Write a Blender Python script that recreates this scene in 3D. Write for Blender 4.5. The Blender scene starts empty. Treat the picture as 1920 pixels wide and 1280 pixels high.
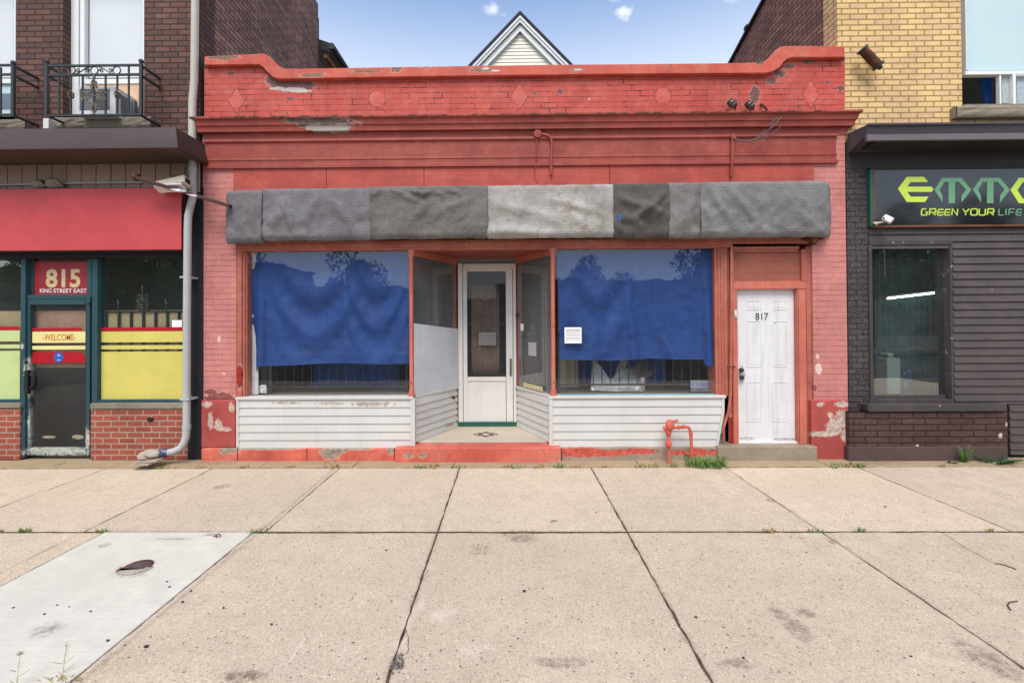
import bpy, bmesh, math, random
from mathutils import Vector, Matrix, noise as mnoise
random.seed(7)
R = math.radians
S = bpy.context.scene
COL = S.collection

# ------------------------------------------------------------------ camera
FPX, DIST, EYE = 853.33, 5.92, 1.78
CAMROT = Matrix.Rotation(0.011, 3, 'Z') @ Matrix.Rotation(R(90) + 0.009, 3, 'X') @ Matrix.Rotation(-0.0055, 3, 'Z')
_d = CAMROT.transposed() @ Vector((0, 1, 0))
SX = (960 + FPX * _d.x / -_d.z - 955) / 1920.0
SY = (604 - (640 - FPX * _d.y / -_d.z)) / 1920.0
cd = bpy.data.cameras.new('camera'); cam = bpy.data.objects.new('camera', cd); COL.objects.link(cam)
cd.sensor_width = 36; cd.lens = 16.0; cd.shift_x = SX; cd.shift_y = SY
cd.clip_start = 0.05; cd.clip_end = 600
cam.matrix_world = Matrix.Translation((0, -DIST, EYE)) @ CAMROT.to_4x4()
S.camera = cam

# ------------------------------------------------------------------ light and sky
SUN_EL, SUN_AZ = R(55), R(190)      # azimuth clockwise from +Y: the veiled sun stands behind the camera
S.view_settings.view_transform = 'Standard'; S.view_settings.look = 'None'
S.view_settings.gamma = 1.0; S.view_settings.exposure = 0.88
sd = bpy.data.lights.new('sun', 'SUN'); sun = bpy.data.objects.new('sun', sd); COL.objects.link(sun)
sd.energy = 1.7; sd.angle = R(34); sd.color = (1.0, 0.92, 0.80)
sdir = Vector((math.sin(SUN_AZ) * math.cos(SUN_EL), math.cos(SUN_AZ) * math.cos(SUN_EL), math.sin(SUN_EL)))
sun.rotation_euler = sdir.to_track_quat('Z', 'Y').to_euler(); sun.location = (0, -20, 30)
world = bpy.data.worlds.new('World'); S.world = world; world.use_nodes = True

def ray(px, py):
    v = Vector(((px - 960 + SX * 1920) / FPX, (640 - py + SY * 1920) / FPX, -1.0))
    return CAMROT @ v
CAM = Vector((0, -DIST, EYE))
def pt(px, py, y=0.0):               # point of the plane Y = y seen at photo pixel (px, py)
    r = ray(px, py); t = (y + DIST) / r.y
    return CAM + r * t
def gp(px, py, z=0.0):               # point of the ground seen at photo pixel (px, py)
    r = ray(px, py); t = (z - EYE) / r.z
    return CAM + r * t
def X(px, y=0.0, py=604): return pt(px, py, y).x
def Z(py, y=0.0, px=960): return pt(px, py, y).z

def setup_world():
    nt = world.node_tree; nt.nodes.clear()
    n = nt.nodes.new; l = nt.links.new
    sky = n('ShaderNodeTexSky'); sky.sky_type = 'NISHITA'; sky.sun_disc = False
    sky.sun_elevation = SUN_EL; sky.sun_rotation = SUN_AZ
    sky.air_density = 1.0; sky.dust_density = 1.0; sky.ozone_density = 1.5
    tc = n('ShaderNodeTexCoord')
    nz = n('ShaderNodeTexNoise'); nz.inputs['Scale'].default_value = 26; nz.inputs['Detail'].default_value = 7; nz.inputs['Roughness'].default_value = .62
    l(tc.outputs['Generated'], nz.inputs['Vector'])
    fac = None
    puffs = [(1168, 22, .016, .95), (1150, -4, .016, .5), (926, 17, .012, .85), (944, 27, .009, .6), (638, 38, .018, .25), (682, 36, .012, .18), (1370, -2, .016, .5)]
    for px, py, rad, dens in puffs:
        d = ray(px, py).normalized()
        sub = n('ShaderNodeVectorMath'); sub.operation = 'SUBTRACT'; l(tc.outputs['Generated'], sub.inputs[0]); sub.inputs[1].default_value = d
        mul = n('ShaderNodeVectorMath'); mul.operation = 'MULTIPLY'; l(sub.outputs[0], mul.inputs[0]); mul.inputs[1].default_value = (.72, 1, 1.35)
        ln = n('ShaderNodeVectorMath'); ln.operation = 'LENGTH'; l(mul.outputs[0], ln.inputs[0])
        a = n('ShaderNodeMath'); a.operation = 'MULTIPLY_ADD'; l(nz.outputs[0], a.inputs[0]); a.inputs[1].default_value = -rad * 3.2; a.inputs[2].default_value = rad * 1.75
        b = n('ShaderNodeMath'); b.operation = 'ADD'; l(ln.outputs['Value'], b.inputs[0]); l(a.outputs[0], b.inputs[1])
        m = n('ShaderNodeMapRange'); m.interpolation_type = 'SMOOTHSTEP'
        l(b.outputs[0], m.inputs[0]); m.inputs[1].default_value = rad * 1.5; m.inputs[2].default_value = rad * -.2; m.inputs[3].default_value = 0; m.inputs[4].default_value = dens
        if fac is None: fac = m.outputs[0]
        else:
            mx = n('ShaderNodeMath'); mx.operation = 'MAXIMUM'; l(fac, mx.inputs[0]); l(m.outputs[0], mx.inputs[1]); fac = mx.outputs[0]
    sz = n('ShaderNodeSeparateXYZ'); l(tc.outputs['Generated'], sz.inputs[0])       # thin veil of high haze, denser towards the horizon
    vz = n('ShaderNodeMapRange'); vz.interpolation_type = 'SMOOTHSTEP'; l(sz.outputs[2], vz.inputs[0])
    vz.inputs[1].default_value = .63; vz.inputs[2].default_value = .40; vz.inputs[3].default_value = 0; vz.inputs[4].default_value = .58
    mx = n('ShaderNodeMath'); mx.operation = 'MAXIMUM'; l(fac, mx.inputs[0]); l(vz.outputs[0], mx.inputs[1]); fac = mx.outputs[0]
    mix = n('ShaderNodeMix'); mix.data_type = 'RGBA'
    l(fac, mix.inputs[0]); l(sky.outputs[0], mix.inputs[6]); mix.inputs[7].default_value = (4.0, 4.15, 4.4, 1)
    bg = n('ShaderNodeBackground'); bg.inputs['Strength'].default_value = SKY_STRENGTH
    l(mix.outputs[2], bg.inputs['Color'])
    out = n('ShaderNodeOutputWorld'); l(bg.outputs[0], out.inputs[0])
SKY_STRENGTH = 0.15
setup_world()

# ------------------------------------------------------------------ mesh helpers
WL = {}
class MB:
    def __init__(s): s.v = []; s.f = []
    def add(s, vs, fs):
        o = len(s.v); s.v += [tuple(v) for v in vs]; s.f += [tuple(i + o for i in f) for f in fs]; return s
    def box(s, x0, x1, y0, y1, z0, z1):
        return s.add([(x0,y0,z0),(x1,y0,z0),(x1,y1,z0),(x0,y1,z0),(x0,y0,z1),(x1,y0,z1),(x1,y1,z1),(x0,y1,z1)],
                     [(0,3,2,1),(4,5,6,7),(0,1,5,4),(1,2,6,5),(2,3,7,6),(3,0,4,7)])
    def bx(s, x0, y0, x1, y1, yf, yb):        # box whose front face (Y = yf) fills the photo rectangle x0,y0 - x1,y1
        my, mx = (y0 + y1) / 2, (x0 + x1) / 2
        return s.box(X(x0, yf, my), X(x1, yf, my), yf, yb, Z(y1, yf, mx), Z(y0, yf, mx))
    def prism(s, pts, y0, y1):                 # polygon (x, z) extruded in y
        k = len(pts); vs = [(x, y0, z) for x, z in pts] + [(x, y1, z) for x, z in pts]
        return s.add(vs, [tuple(range(k)), tuple(range(2*k-1, k-1, -1))] + [(i, (i+1) % k, k + (i+1) % k, k + i) for i in range(k)])
    def prism_px(s, pts, yf, yb):
        return s.prism([(lambda p: (p.x, p.z))(pt(a, b, yf)) for a, b in pts], yf, yb)
    def prism_xy(s, pts, z0, z1):
        k = len(pts); vs = [(x, y, z0) for x, y in pts] + [(x, y, z1) for x, y in pts]
        return s.add(vs, [tuple(range(k)), tuple(range(2*k-1, k-1, -1))] + [(i, (i+1) % k, k + (i+1) % k, k + i) for i in range(k)])
    def strip(s, top, bot, y0, y1):            # band between two (x, z) polylines of equal length, extruded in y
        k = len(top); vs = []
        for (a, b), (c, d) in zip(top, bot): vs += [(a, y0, b), (c, y0, d), (a, y1, b), (c, y1, d)]
        fs = []
        for i in range(k - 1):
            p, q = 4*i, 4*i + 4
            fs += [(p, p+1, q+1, q), (p+2, q+2, q+3, p+3), (p, q, q+2, p+2), (p+1, p+3, q+3, q+1)]
        fs += [(0, 2, 3, 1), (4*k-4, 4*k-3, 4*k-1, 4*k-2)]
        return s.add(vs, fs)
    def beam(s, p0, p1, w, h, up=(0, 0, 1)):
        p0, p1 = Vector(p0), Vector(p1); d = (p1 - p0).normalized(); a = d.cross(Vector(up))
        if a.length < 1e-4: a = d.cross(Vector((1, 0, 0)))
        a.normalize(); b = a.cross(d); vs = []
        for p in (p0, p1):
            for i, j in ((-1,-1),(1,-1),(1,1),(-1,1)): vs.append(p + a*(w/2*i) + b*(h/2*j))
        return s.add(vs, [(0,1,2,3),(7,6,5,4),(0,4,5,1),(1,5,6,2),(2,6,7,3),(3,7,4,0)])
    def tube(s, path, r, seg=8, caps=True):
        path = [Vector(p) for p in path]; k = len(path); rs = r if isinstance(r, (list, tuple)) else [r]*k
        vs = []; a = None
        for i, p in enumerate(path):
            d = ((path[min(i+1, k-1)] - path[max(i-1, 0)])).normalized()
            if a is None:
                a = d.cross(Vector((0, 0, 1)))
                if a.length < .1: a = d.cross(Vector((0, 1, 0)))
            a = (a - d * a.dot(d)).normalized(); b = d.cross(a)
            for j in range(seg):
                t = 2*math.pi*j/seg; vs.append(p + (a*math.cos(t) + b*math.sin(t)) * rs[i])
        fs = [(i*seg + j, i*seg + (j+1) % seg, (i+1)*seg + (j+1) % seg, (i+1)*seg + j) for i in range(k-1) for j in range(seg)]
        if caps: fs += [tuple(range(seg))[::-1], tuple(range((k-1)*seg, k*seg))]
        return s.add(vs, fs)
    def lathe(s, prof, o, axis=(0, 0, 1), seg=14):     # prof = [(radius, distance along axis)]
        ax = Vector(axis).normalized(); return s.tube_r([Vector(o) + ax*t for r, t in prof], [max(r, 1e-4) for r, t in prof], ax, seg)
    def tube_r(s, path, rs, ax, seg):
        a = ax.cross(Vector((0, 0, 1)))
        if a.length < .1: a = ax.cross(Vector((0, 1, 0)))
        a.normalize(); b = ax.cross(a); vs = []
        for p, r in zip(path, rs):
            for j in range(seg):
                t = 2*math.pi*j/seg; vs.append(p + (a*math.cos(t) + b*math.sin(t)) * r)
        k = len(path)
        fs = [(i*seg + j, i*seg + (j+1) % seg, (i+1)*seg + (j+1) % seg, (i+1)*seg + j) for i in range(k-1) for j in range(seg)]
        return s.add(vs, fs + [tuple(range(seg))[::-1], tuple(range((k-1)*seg, k*seg))])
    def grid(s, fn, nu, nv):
        vs = [fn(i/nu, j/nv) for j in range(nv+1) for i in range(nu+1)]; w = nu + 1
        return s.add(vs, [(j*w+i, j*w+i+1, (j+1)*w+i+1, (j+1)*w+i) for j in range(nv) for i in range(nu)])
    def ball(s, c, r, seg=10, rings=6, jit=0):
        c = Vector(c); r = r if isinstance(r, (list, tuple)) else (r, r, r); vs = []
        for i in range(rings+1):
            ph = math.pi*i/rings
            for j in range(seg):
                t = 2*math.pi*j/seg; k = 1 + random.uniform(-jit, jit)
                vs.append(c + Vector((r[0]*math.sin(ph)*math.cos(t)*k, r[1]*math.sin(ph)*math.sin(t)*k, r[2]*math.cos(ph)*k)))
        return s.add(vs, [(i*seg+j, (i+1)*seg+j, (i+1)*seg+(j+1) % seg, i*seg+(j+1) % seg) for i in range(rings) for j in range(seg)])
    def ring(s, c, r, t, seg=24):               # torus standing in the XZ plane
        c = Vector(c); return s.tube([c + Vector((math.cos(2*math.pi*i/seg)*r, 0, math.sin(2*math.pi*i/seg)*r)) for i in range(seg+1)], t, 6, False)
    def build(s, name, mat, parent=None, bevel=0, smooth=False, origin=None, solid=0, weld=True, recalc=True):
        org = WL[parent.name] if parent else Vector(origin or (0, 0, 0))
        me = bpy.data.meshes.new(name); me.from_pydata([Vector(v) - org for v in s.v], [], s.f)
        bm = bmesh.new(); bm.from_mesh(me)
        if weld: bmesh.ops.remove_doubles(bm, verts=bm.verts, dist=1e-5)
        if recalc: bmesh.ops.recalc_face_normals(bm, faces=bm.faces)
        bm.to_mesh(me); bm.free()
        if smooth:
            me.polygons.foreach_set('use_smooth', [True]*len(me.polygons)); me.set_sharp_from_angle(angle=R(smooth if smooth > 1 else 40))
        me.materials.append(mat)
        o = bpy.data.objects.new(name, me); COL.objects.link(o)
        if parent: o.parent = parent
        else: o.location = org
        WL[o.name] = org
        if solid:
            m = o.modifiers.new('solid', 'SOLIDIFY'); m.thickness = solid; m.offset = 0
        if bevel:
            m = o.modifiers.new('bevel', 'BEVEL'); m.width = bevel; m.segments = 2; m.limit_method = 'ANGLE'; m.angle_limit = R(40)
        return o

def tag(o, label=None, cat=None, group=None, kind=None):
    if label: o['label'] = label
    if cat: o['category'] = cat
    if group: o['group'] = group
    if kind: o['kind'] = kind
    return o
def thing(name, label, cat, loc=(0, 0, 0), group=None):
    o = bpy.data.objects.new(name, None); COL.objects.link(o); o.location = loc; o.empty_display_size = .1
    WL[o.name] = Vector(loc); return tag(o, label, cat, group)
def copy_tree(o, loc, rz=0, label=None, sc=1):
    c = o.copy(); COL.objects.link(c); c.location = loc; c.rotation_euler = (0, 0, rz); c.scale = (sc, sc, sc)
    if label: c['label'] = label
    for ch in o.children:
        d = ch.copy(); COL.objects.link(d); d.parent = c
        for g in ch.children:
            e = g.copy(); COL.objects.link(e); e.parent = d
    return c

def text_mb(txt, x0, y0, x1, y1, y, depth=.003, bold=0.0, shear=0):     # letters filling a photo rectangle on the plane Y = y
    cu = bpy.data.curves.new('t', 'FONT'); cu.body = txt; cu.offset = bold; cu.extrude = .5; cu.shear = shear; cu.resolution_u = 4
    ob = bpy.data.objects.new('t', cu); COL.objects.link(ob)
    me = bpy.data.meshes.new_from_object(ob.evaluated_get(bpy.context.evaluated_depsgraph_get()))
    vs = [v.co.copy() for v in me.vertices]; fs = [tuple(p.vertices) for p in me.polygons]
    bpy.data.objects.remove(ob); bpy.data.meshes.remove(me); bpy.data.curves.remove(cu)
    ax, bx_ = min(v.x for v in vs), max(v.x for v in vs); az, bz = min(v.y for v in vs), max(v.y for v in vs)
    p, q = pt(x0, y1, y), pt(x1, y0, y)
    mb = MB(); mb.add([(p.x + (v.x-ax)/(bx_-ax)*(q.x-p.x), y - depth*(v.z+.5), p.z + (v.y-az)/(bz-az)*(q.z-p.z)) for v in vs], fs)
    return mb
def stroke(mb, pts, w, y, depth=.003):          # flat ribbon of width w along (x, z) points
    pts = [Vector((a, b)) for a, b in pts]; k = len(pts); L = []; Rr = []
    for i in range(k):
        d0 = (pts[i] - pts[i-1]).normalized() if i else (pts[1] - pts[0]).normalized()
        d1 = (pts[i+1] - pts[i]).normalized() if i < k-1 else d0
        n0, n1 = Vector((-d0.y, d0.x)), Vector((-d1.y, d1.x)); m = (n0 + n1)
        m = m.normalized() if m.length > .01 else n0
        h = w / 2 / max(.5, m.dot(n0)); L.append(pts[i] + m*h); Rr.append(pts[i] - m*h)
    mb.strip([(p.x, p.y) for p in L], [(p.x, p.y) for p in Rr], y - depth, y)

# ------------------------------------------------------------------ materials
def lin(r, g, b, k=0.86):
    f = lambda c: (c/255/12.92 if c/255 <= .04045 else ((c/255 + .055)/1.055)**2.4) * k
    return (f(r), f(g), f(b), 1)
class NT:
    def __init__(s, name):
        s.m = bpy.data.materials.new(name); s.m.use_nodes = True; s.t = s.m.node_tree; s.t.nodes.clear()
        s.out = s.t.nodes.new('ShaderNodeOutputMaterial'); s.p = s.t.nodes.new('ShaderNodeBsdfPrincipled')
        s.t.links.new(s.p.outputs[0], s.out.inputs[0])
        s.P = s.N('ShaderNodeNewGeometry').outputs['Position']
    def N(s, typ, ins=None, **pr):
        n = s.t.nodes.new(typ)
        for k, v in pr.items(): setattr(n, k, v)
        for k, v in (ins or {}).items(): s.put(n.inputs[k], v)
        return n
    def put(s, sock, v):
        if isinstance(v, bpy.types.NodeSocket): s.t.links.new(v, sock)
        else: sock.default_value = v
    def mx(s, f, a, b, blend='MIX'): return s.N('ShaderNodeMix', {0: f, 6: a, 7: b}, data_type='RGBA', blend_type=blend).outputs[2]
    def math(s, op, a, b=0.0, c=0.0): return s.N('ShaderNodeMath', {0: a, 1: b, 2: c}, operation=op).outputs[0]
    def vm(s, op, a, b): return s.N('ShaderNodeVectorMath', {0: a, 1: b}, operation=op).outputs[0]
    def noise(s, scale, detail=4, rough=.6, vec=None, dist=0): return s.N('ShaderNodeTexNoise', {'Vector': vec or s.P, 'Scale': scale, 'Detail': detail, 'Roughness': rough, 'Distortion': dist}).outputs[0]
    def vor(s, scale, vec=None, feature='F1', out='Distance'): return s.N('ShaderNodeTexVoronoi', {'Vector': vec or s.P, 'Scale': scale}, feature=feature).outputs[out]
    def mr(s, v, a, b, c=0.0, d=1.0, smooth=True): return s.N('ShaderNodeMapRange', {0: v, 1: a, 2: b, 3: c, 4: d}, interpolation_type='SMOOTHSTEP' if smooth else 'LINEAR').outputs[0]
    def scalev(s, k): return s.vm('MULTIPLY', s.P, k)
    def bump(s, h, strength=.3, dist=.01, normal=None):
        ins = {'Height': h, 'Strength': strength, 'Distance': dist}
        if normal: ins['Normal'] = normal
        return s.N('ShaderNodeBump', ins).outputs[0]
    def patches(s, ps, amp=.9, nscale=9.0, soft=.06):      # ragged blobs at given places: (centre, radii)
        nz = s.noise(nscale, 7, .72); f = None
        for c, r in ps:
            v = s.N('ShaderNodeVectorMath', {0: s.P, 1: tuple(c)}, operation='SUBTRACT').outputs[0]
            v = s.vm('DIVIDE', v, tuple(r)); ln = s.N('ShaderNodeVectorMath', {0: v}, operation='LENGTH').outputs['Value']
            k = s.math('MULTIPLY_ADD', nz, amp*2, -amp); k = s.math('ADD', ln, k)
            f = k if f is None else s.math('MINIMUM', f, k)
        s.field = f
        return s.mr(f, 1.0, 1.0 - soft*2)
    def wallvec(s):                                         # (along the wall, height) whichever way the wall faces
        g = s.N('ShaderNodeNewGeometry'); sp = s.N('ShaderNodeSeparateXYZ', {0: s.P}).outputs
        sn = s.N('ShaderNodeSeparateXYZ', {0: g.outputs['True Normal']}).outputs
        k = s.math('GREATER_THAN', s.math('ABSOLUTE', sn[0]), .6)
        a = s.math('ADD', s.math('MULTIPLY', sp[1], k), s.math('MULTIPLY', sp[0], s.math('SUBTRACT', 1.0, k)))
        return s.N('ShaderNodeCombineXYZ', {0: a, 1: sp[2], 2: 0.0}).outputs[0]
    def fin(s, col, rough=.6, normal=None, metal=0, spec=.35):
        s.put(s.p.inputs['Base Color'], col); s.put(s.p.inputs['Roughness'], rough); s.put(s.p.inputs['Metallic'], metal)
        s.put(s.p.inputs['Specular IOR Level'], spec)
        if normal: s.put(s.p.inputs['Normal'], normal)
        return s.m
def pk(px, py, rx, ry, y=0.0): c = pt(px, py, y); k = (y + DIST) / FPX; return (tuple(c), (rx*k, .6, ry*k))
def gk(px, py, rx, ry): c = gp(px, py); return (tuple(c), (rx, ry, .3))
def tint(c, k): return (c[0]*k, c[1]*k, c[2]*k, 1)

def paint(name, col, rough=.55, var=.16, chips=None, chip_amt=.0, patches=None, patch_col=None, patches2=None, patch2_col=None, grain=None, streak=.12, bump=.25, nscale=9.0, amp=.9, spec=.3, fade=None, rim=.7):
    t = NT(name); col = tuple(col)
    a = t.noise(1.7, 5, .65); b = t.noise(14, 6, .7)
    st = t.noise(1.0, 5, .7, t.scalev((9, 9, .9))); gm = t.noise(5.5, 7, .76)
    c = t.mx(t.mr(a, .3, .72), tint(col, 1 - var), tint(col, 1 + var*.6))
    c = t.mx(t.math('MULTIPLY', t.mr(b, .35, .75), .5), c, tint(col, 1 - var*1.1))
    if fade: c = t.mx(t.math('MULTIPLY', t.mr(t.noise(2.6, 7, .74), .44, .7), .55), c, fade)
    c = t.mx(t.math('MULTIPLY', t.mr(gm, .46, .68), .55), c, t.mx(1.0, c, (1-var, 1-var*1.1, 1-var*1.15, 1), 'MULTIPLY'))
    if streak: c = t.mx(t.math('MULTIPLY', t.mr(st, .52, .78), streak*2.5), c, tint((col[0]*.55, col[1]*.5, col[2]*.48), 1))
    h = t.math('MULTIPLY', t.noise(60, 5, .7), .5)
    if grain:
        g = t.noise(1.0, 4, .6, t.scalev(grain)); c = t.mx(t.math('MULTIPLY', t.mr(g, .48, .72), .4), c, tint(col, .58)); h = t.math('ADD', h, g)
    m = None
    if chips:
        n2 = t.noise(7.5, 8, .74); m = t.mr(n2, 1 - chip_amt, 1 - chip_amt + .015); c = t.mx(m, c, chips)
    if patches:
        q = t.patches(patches, amp, nscale); pc = t.mx(t.mr(t.noise(23, 5, .7), .35, .65), tint(patch_col, .62), tint(patch_col, 1.15)); c = t.mx(t.math('MULTIPLY', t.mr(t.field, 1.22, 1.02), rim), c, t.mx(.45, tint(col, 1.15), lin(226, 206, 194))); c = t.mx(q, c, pc); m = q if m is None else t.math('MAXIMUM', m, q)
    if patches2:
        q = t.patches(patches2, amp*.8, nscale*1.3); c = t.mx(q, c, patch2_col); m = q if m is None else t.math('MAXIMUM', m, q)
    if m: h = t.math('SUBTRACT', h, t.math('MULTIPLY', m, 1.2))
    return t.fin(c, rough, t.bump(h, bump, .006), spec=spec)

def brick(name, c1, c2, mortar, bw=.215, rh=.0725, ms=.009, rough=.8, bump=.6, bias=0.0, cracks=0.0, crack_col=(.02, .016, .016, 1), specks=0.0, speck_col=None, patches=None, patch_col=None, patches2=None, patch2_col=None, var=.25, smooth=.12, off=(0, 0, 0), rough_face=.4, extra=None, nscale=9.0, amp=.9, fade=None, chips=None, chip_amt=.3, soot=None, bed=None):
    t = NT(name); v = t.wallvec()
    v = t.vm('ADD', v, off)
    wob = t.N('ShaderNodeTexNoise', {'Vector': v, 'Scale': 5.0, 'Detail': 3.0}).outputs['Color']
    v2 = t.vm('ADD', v, t.vm('MULTIPLY', t.vm('SUBTRACT', wob, (.5, .5, .5)), (.006, .006, 0)))
    br = t.N('ShaderNodeTexBrick', {'Vector': v2, 'Color1': c1, 'Color2': c2, 'Mortar': mortar, 'Scale': 1.0, 'Mortar Size': ms, 'Mortar Smooth': smooth, 'Bias': bias, 'Brick Width': bw, 'Row Height': rh})
    c = br.outputs['Color']; f = br.outputs['Fac']
    big = t.noise(1.3, 5, .65); fine = t.noise(45, 6, .75)
    c = t.mx(1.0, c, t.mx(t.mr(big, .3, .7), (1-var, 1-var, 1-var, 1), (1+var*.5, 1+var*.5, 1+var*.5, 1)), 'MULTIPLY')
    c = t.mx(1.0, c, t.mx(t.mr(fine, .3, .7), (1-var*1.15,)*3 + (1,), (1+var*.5,)*3 + (1,)), 'MULTIPLY')
    if bed:
        b2 = t.N('ShaderNodeTexBrick', {'Vector': v2, 'Scale': 1.0, 'Mortar Size': .0042, 'Mortar Smooth': .3, 'Brick Width': 60.0, 'Row Height': rh}).outputs['Fac']
        c = t.mx(t.math('MULTIPLY', t.math('MULTIPLY', b2, t.mr(t.noise(3.3, 6, .74), .42, .56)), .75), c, bed)
    if fade: c = t.mx(t.math('MULTIPLY', t.mr(t.noise(2.3, 7, .74), .44, .7), .55), c, t.mx(.25, fade, t.mx(1.0, c, fade, 'OVERLAY')))
    if soot: c = t.mx(t.math('MULTIPLY', t.mr(t.noise(1.0, 7, .75, t.scalev((2.2, 2.2, .8))), .5, .72), .6), c, t.mx(1.0, c, soot, 'MULTIPLY'))
    if chips: c = t.mx(t.mr(t.noise(11, 8, .76), 1 - chip_amt, 1 - chip_amt + .015), c, chips)
    if specks: c = t.mx(t.mr(t.noise(75, 3, .6), 1 - specks, 1 - specks + .03), c, speck_col)
    if cracks:
        cn = t.mr(t.noise(2.8, 6, .72), 1 - cracks, 1 - cracks + .04)
        c = t.mx(t.math('MULTIPLY', t.math('MULTIPLY', cn, f), .9), c, crack_col)
    h = t.math('ADD', t.math('MULTIPLY', t.math('SUBTRACT', 1.0, f), 1.0), t.math('MULTIPLY', t.noise(38, 6, .7), rough_face))
    if patches:
        q = t.patches(patches, amp, nscale); c = t.mx(t.math('MULTIPLY', t.mr(t.field, 1.2, 1.02), .6), c, t.mx(.4, tint(c1, 1.15), lin(226, 206, 194))); pc = t.mx(t.mr(t.noise(18, 5, .7), .35, .65), tint(patch_col, .6), tint(patch_col, 1.2))
        c = t.mx(t.math('MULTIPLY', q, .95), c, t.mx(t.math('MULTIPLY', f, .5), pc, tint(patch_col, .4)))
        h = t.math('SUBTRACT', h, t.math('MULTIPLY', q, .5))
    if patches2: c = t.mx(t.patches(patches2, amp, nscale*1.4), c, patch2_col)
    return t.fin(c, rough, t.bump(h, bump, .008), spec=.25)

def plain(name, col, rough=.5, metal=0, var=.12, scale=20, bump=.1, spec=.4):
    t = NT(name); n = t.noise(scale, 5, .65)
    return t.fin(t.mx(t.mr(n, .3, .7), tint(col, 1-var), tint(col, 1+var)), rough, t.bump(n, bump, .004), metal, spec)
def glassmat(name, tintc=(1, 1, 1, 1), refl=1.0, base=.045, rough=0.0, dirt=.03):
    t = NT(name); t.t.nodes.remove(t.p)
    g = t.N('ShaderNodeNewGeometry')
    d = t.N('ShaderNodeVectorMath', {0: g.outputs['Incoming'], 1: g.outputs['Normal']}, operation='DOT_PRODUCT').outputs['Value']
    c = t.math('ABSOLUTE', d); f = t.math('POWER', t.math('SUBTRACT', 1.0, c), 5.0)
    f = t.math('MULTIPLY', t.math('MULTIPLY_ADD', f, 1 - base, base), refl)
    bn = t.bump(t.noise(2.2, 2, .5), .06, .02)
    tr = t.N('ShaderNodeBsdfTransparent', {0: tintc}); gl = t.N('ShaderNodeBsdfGlossy', {'Color': (1, 1, 1, 1), 'Roughness': rough, 'Normal': bn})
    df = t.N('ShaderNodeBsdfDiffuse', {0: (.5, .5, .48, 1)})
    m0 = t.N('ShaderNodeMixShader', {0: t.math('MULTIPLY', t.mr(t.noise(1.0, 6, .7, t.scalev((2.5, 2.5, .8))), .2, .8, .75, 1.25), dirt), 1: tr.outputs[0], 2: df.outputs[0]})
    m = t.N('ShaderNodeMixShader', {0: f, 1: m0.outputs[0], 2: gl.outputs[0]})
    t.t.links.new(m.outputs[0], t.out.inputs[0]); return t.m
def carpet(name, col, seed, stain=None):
    t = NT(name); P = t.vm('ADD', t.P, (seed*3.1, seed*1.7, 0))
    a = t.noise(2.4, 6, .7, P); f = t.noise(1.0, 3, .7, t.vm('MULTIPLY', P, (60, 60, 110))); g = t.noise(9, 6, .75, P)
    wx = t.N('ShaderNodeTexWave', {'Vector': P, 'Scale': 17.0, 'Distortion': 5.0, 'Detail': 3.0, 'Detail Scale': 3.0}, wave_type='BANDS', bands_direction='Z').outputs['Fac']
    c = t.mx(t.mr(a, .32, .7), tint(col, .70), tint(col, 1.14))
    c = t.mx(t.math('MULTIPLY', t.mr(f, .40, .66), .5), c, tint(col, .52))
    c = t.mx(t.math('MULTIPLY', t.mr(t.noise(1.0, 3, .7, t.vm('MULTIPLY', P, (75, 75, 140))), .52, .68), .4), c, tint(col, 1.5))
    c = t.mx(t.math('MULTIPLY', wx, .16), c, tint(col, .6))
    c = t.mx(t.math('MULTIPLY', t.mr(g, .5, .72), .3), c, tint((col[0]*1.02, col[1]*.95, col[2]*.86, 1), .62))
    c = t.mx(t.math('MULTIPLY', t.mr(t.noise(1.0, 6, .72, t.vm('MULTIPLY', P, (7, 7, .8))), .5, .74), .4), c, tint(col, .55))
    if stain: c = t.mx(t.math('MULTIPLY', t.mr(t.noise(3.4, 7, .74, P), .5, .7), .7), c, stain)
    h = t.math('ADD', t.math('ADD', f, t.math('MULTIPLY', g, .5)), t.math('MULTIPLY', wx, .5))
    return t.fin(c, .95, t.bump(h, .7, .008), spec=.1)

# ------------------------------------------------------------------ palette
CORAL = lin(206, 90, 78); PINK = lin(208, 136, 129); TRIM = lin(162, 74, 63); SALMON = lin(186, 106, 88); DKRED = lin(150, 66, 58)
BARE = lin(122, 92, 86); PALE = lin(205, 196, 186); STONE = lin(165, 150, 132)
M = {}
M['parapet'] = brick('coral_painted_brick', CORAL, tint(CORAL, .93), tint(CORAL, .82), bed=lin(104, 42, 38), ms=.006, cracks=.455, bump=.7, var=.18, rough=.6, fade=lin(218, 138, 120), chips=lin(128, 74, 66), chip_amt=.33, soot=(.62, .56, .52, 1),
    patches=[pk(535, 158, 30, 13), pk(575, 160, 18, 8), pk(512, 150, 14, 12), pk(1415, 178, 9, 17), pk(1462, 138, 12, 7), pk(1478, 125, 13, 5), pk(1447, 152, 10, 6), pk(1512, 117, 8, 4), pk(1526, 113, 8, 4), pk(1552, 155, 5, 3), pk(1577, 166, 6, 5), pk(1050, 172, 7, 5), pk(545, 185, 10, 3), pk(432, 138, 10, 3), pk(700, 180, 6, 3), pk(1003, 176, 6, 2)], patch_col=BARE,
    patches2=[pk(548, 168, 26, 4), pk(565, 171, 20, 3), pk(520, 166, 14, 3), pk(1519, 163, 5, 7), pk(1105, 186, 2, 2)], patch2_col=PALE, nscale=17, amp=1.15)
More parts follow.
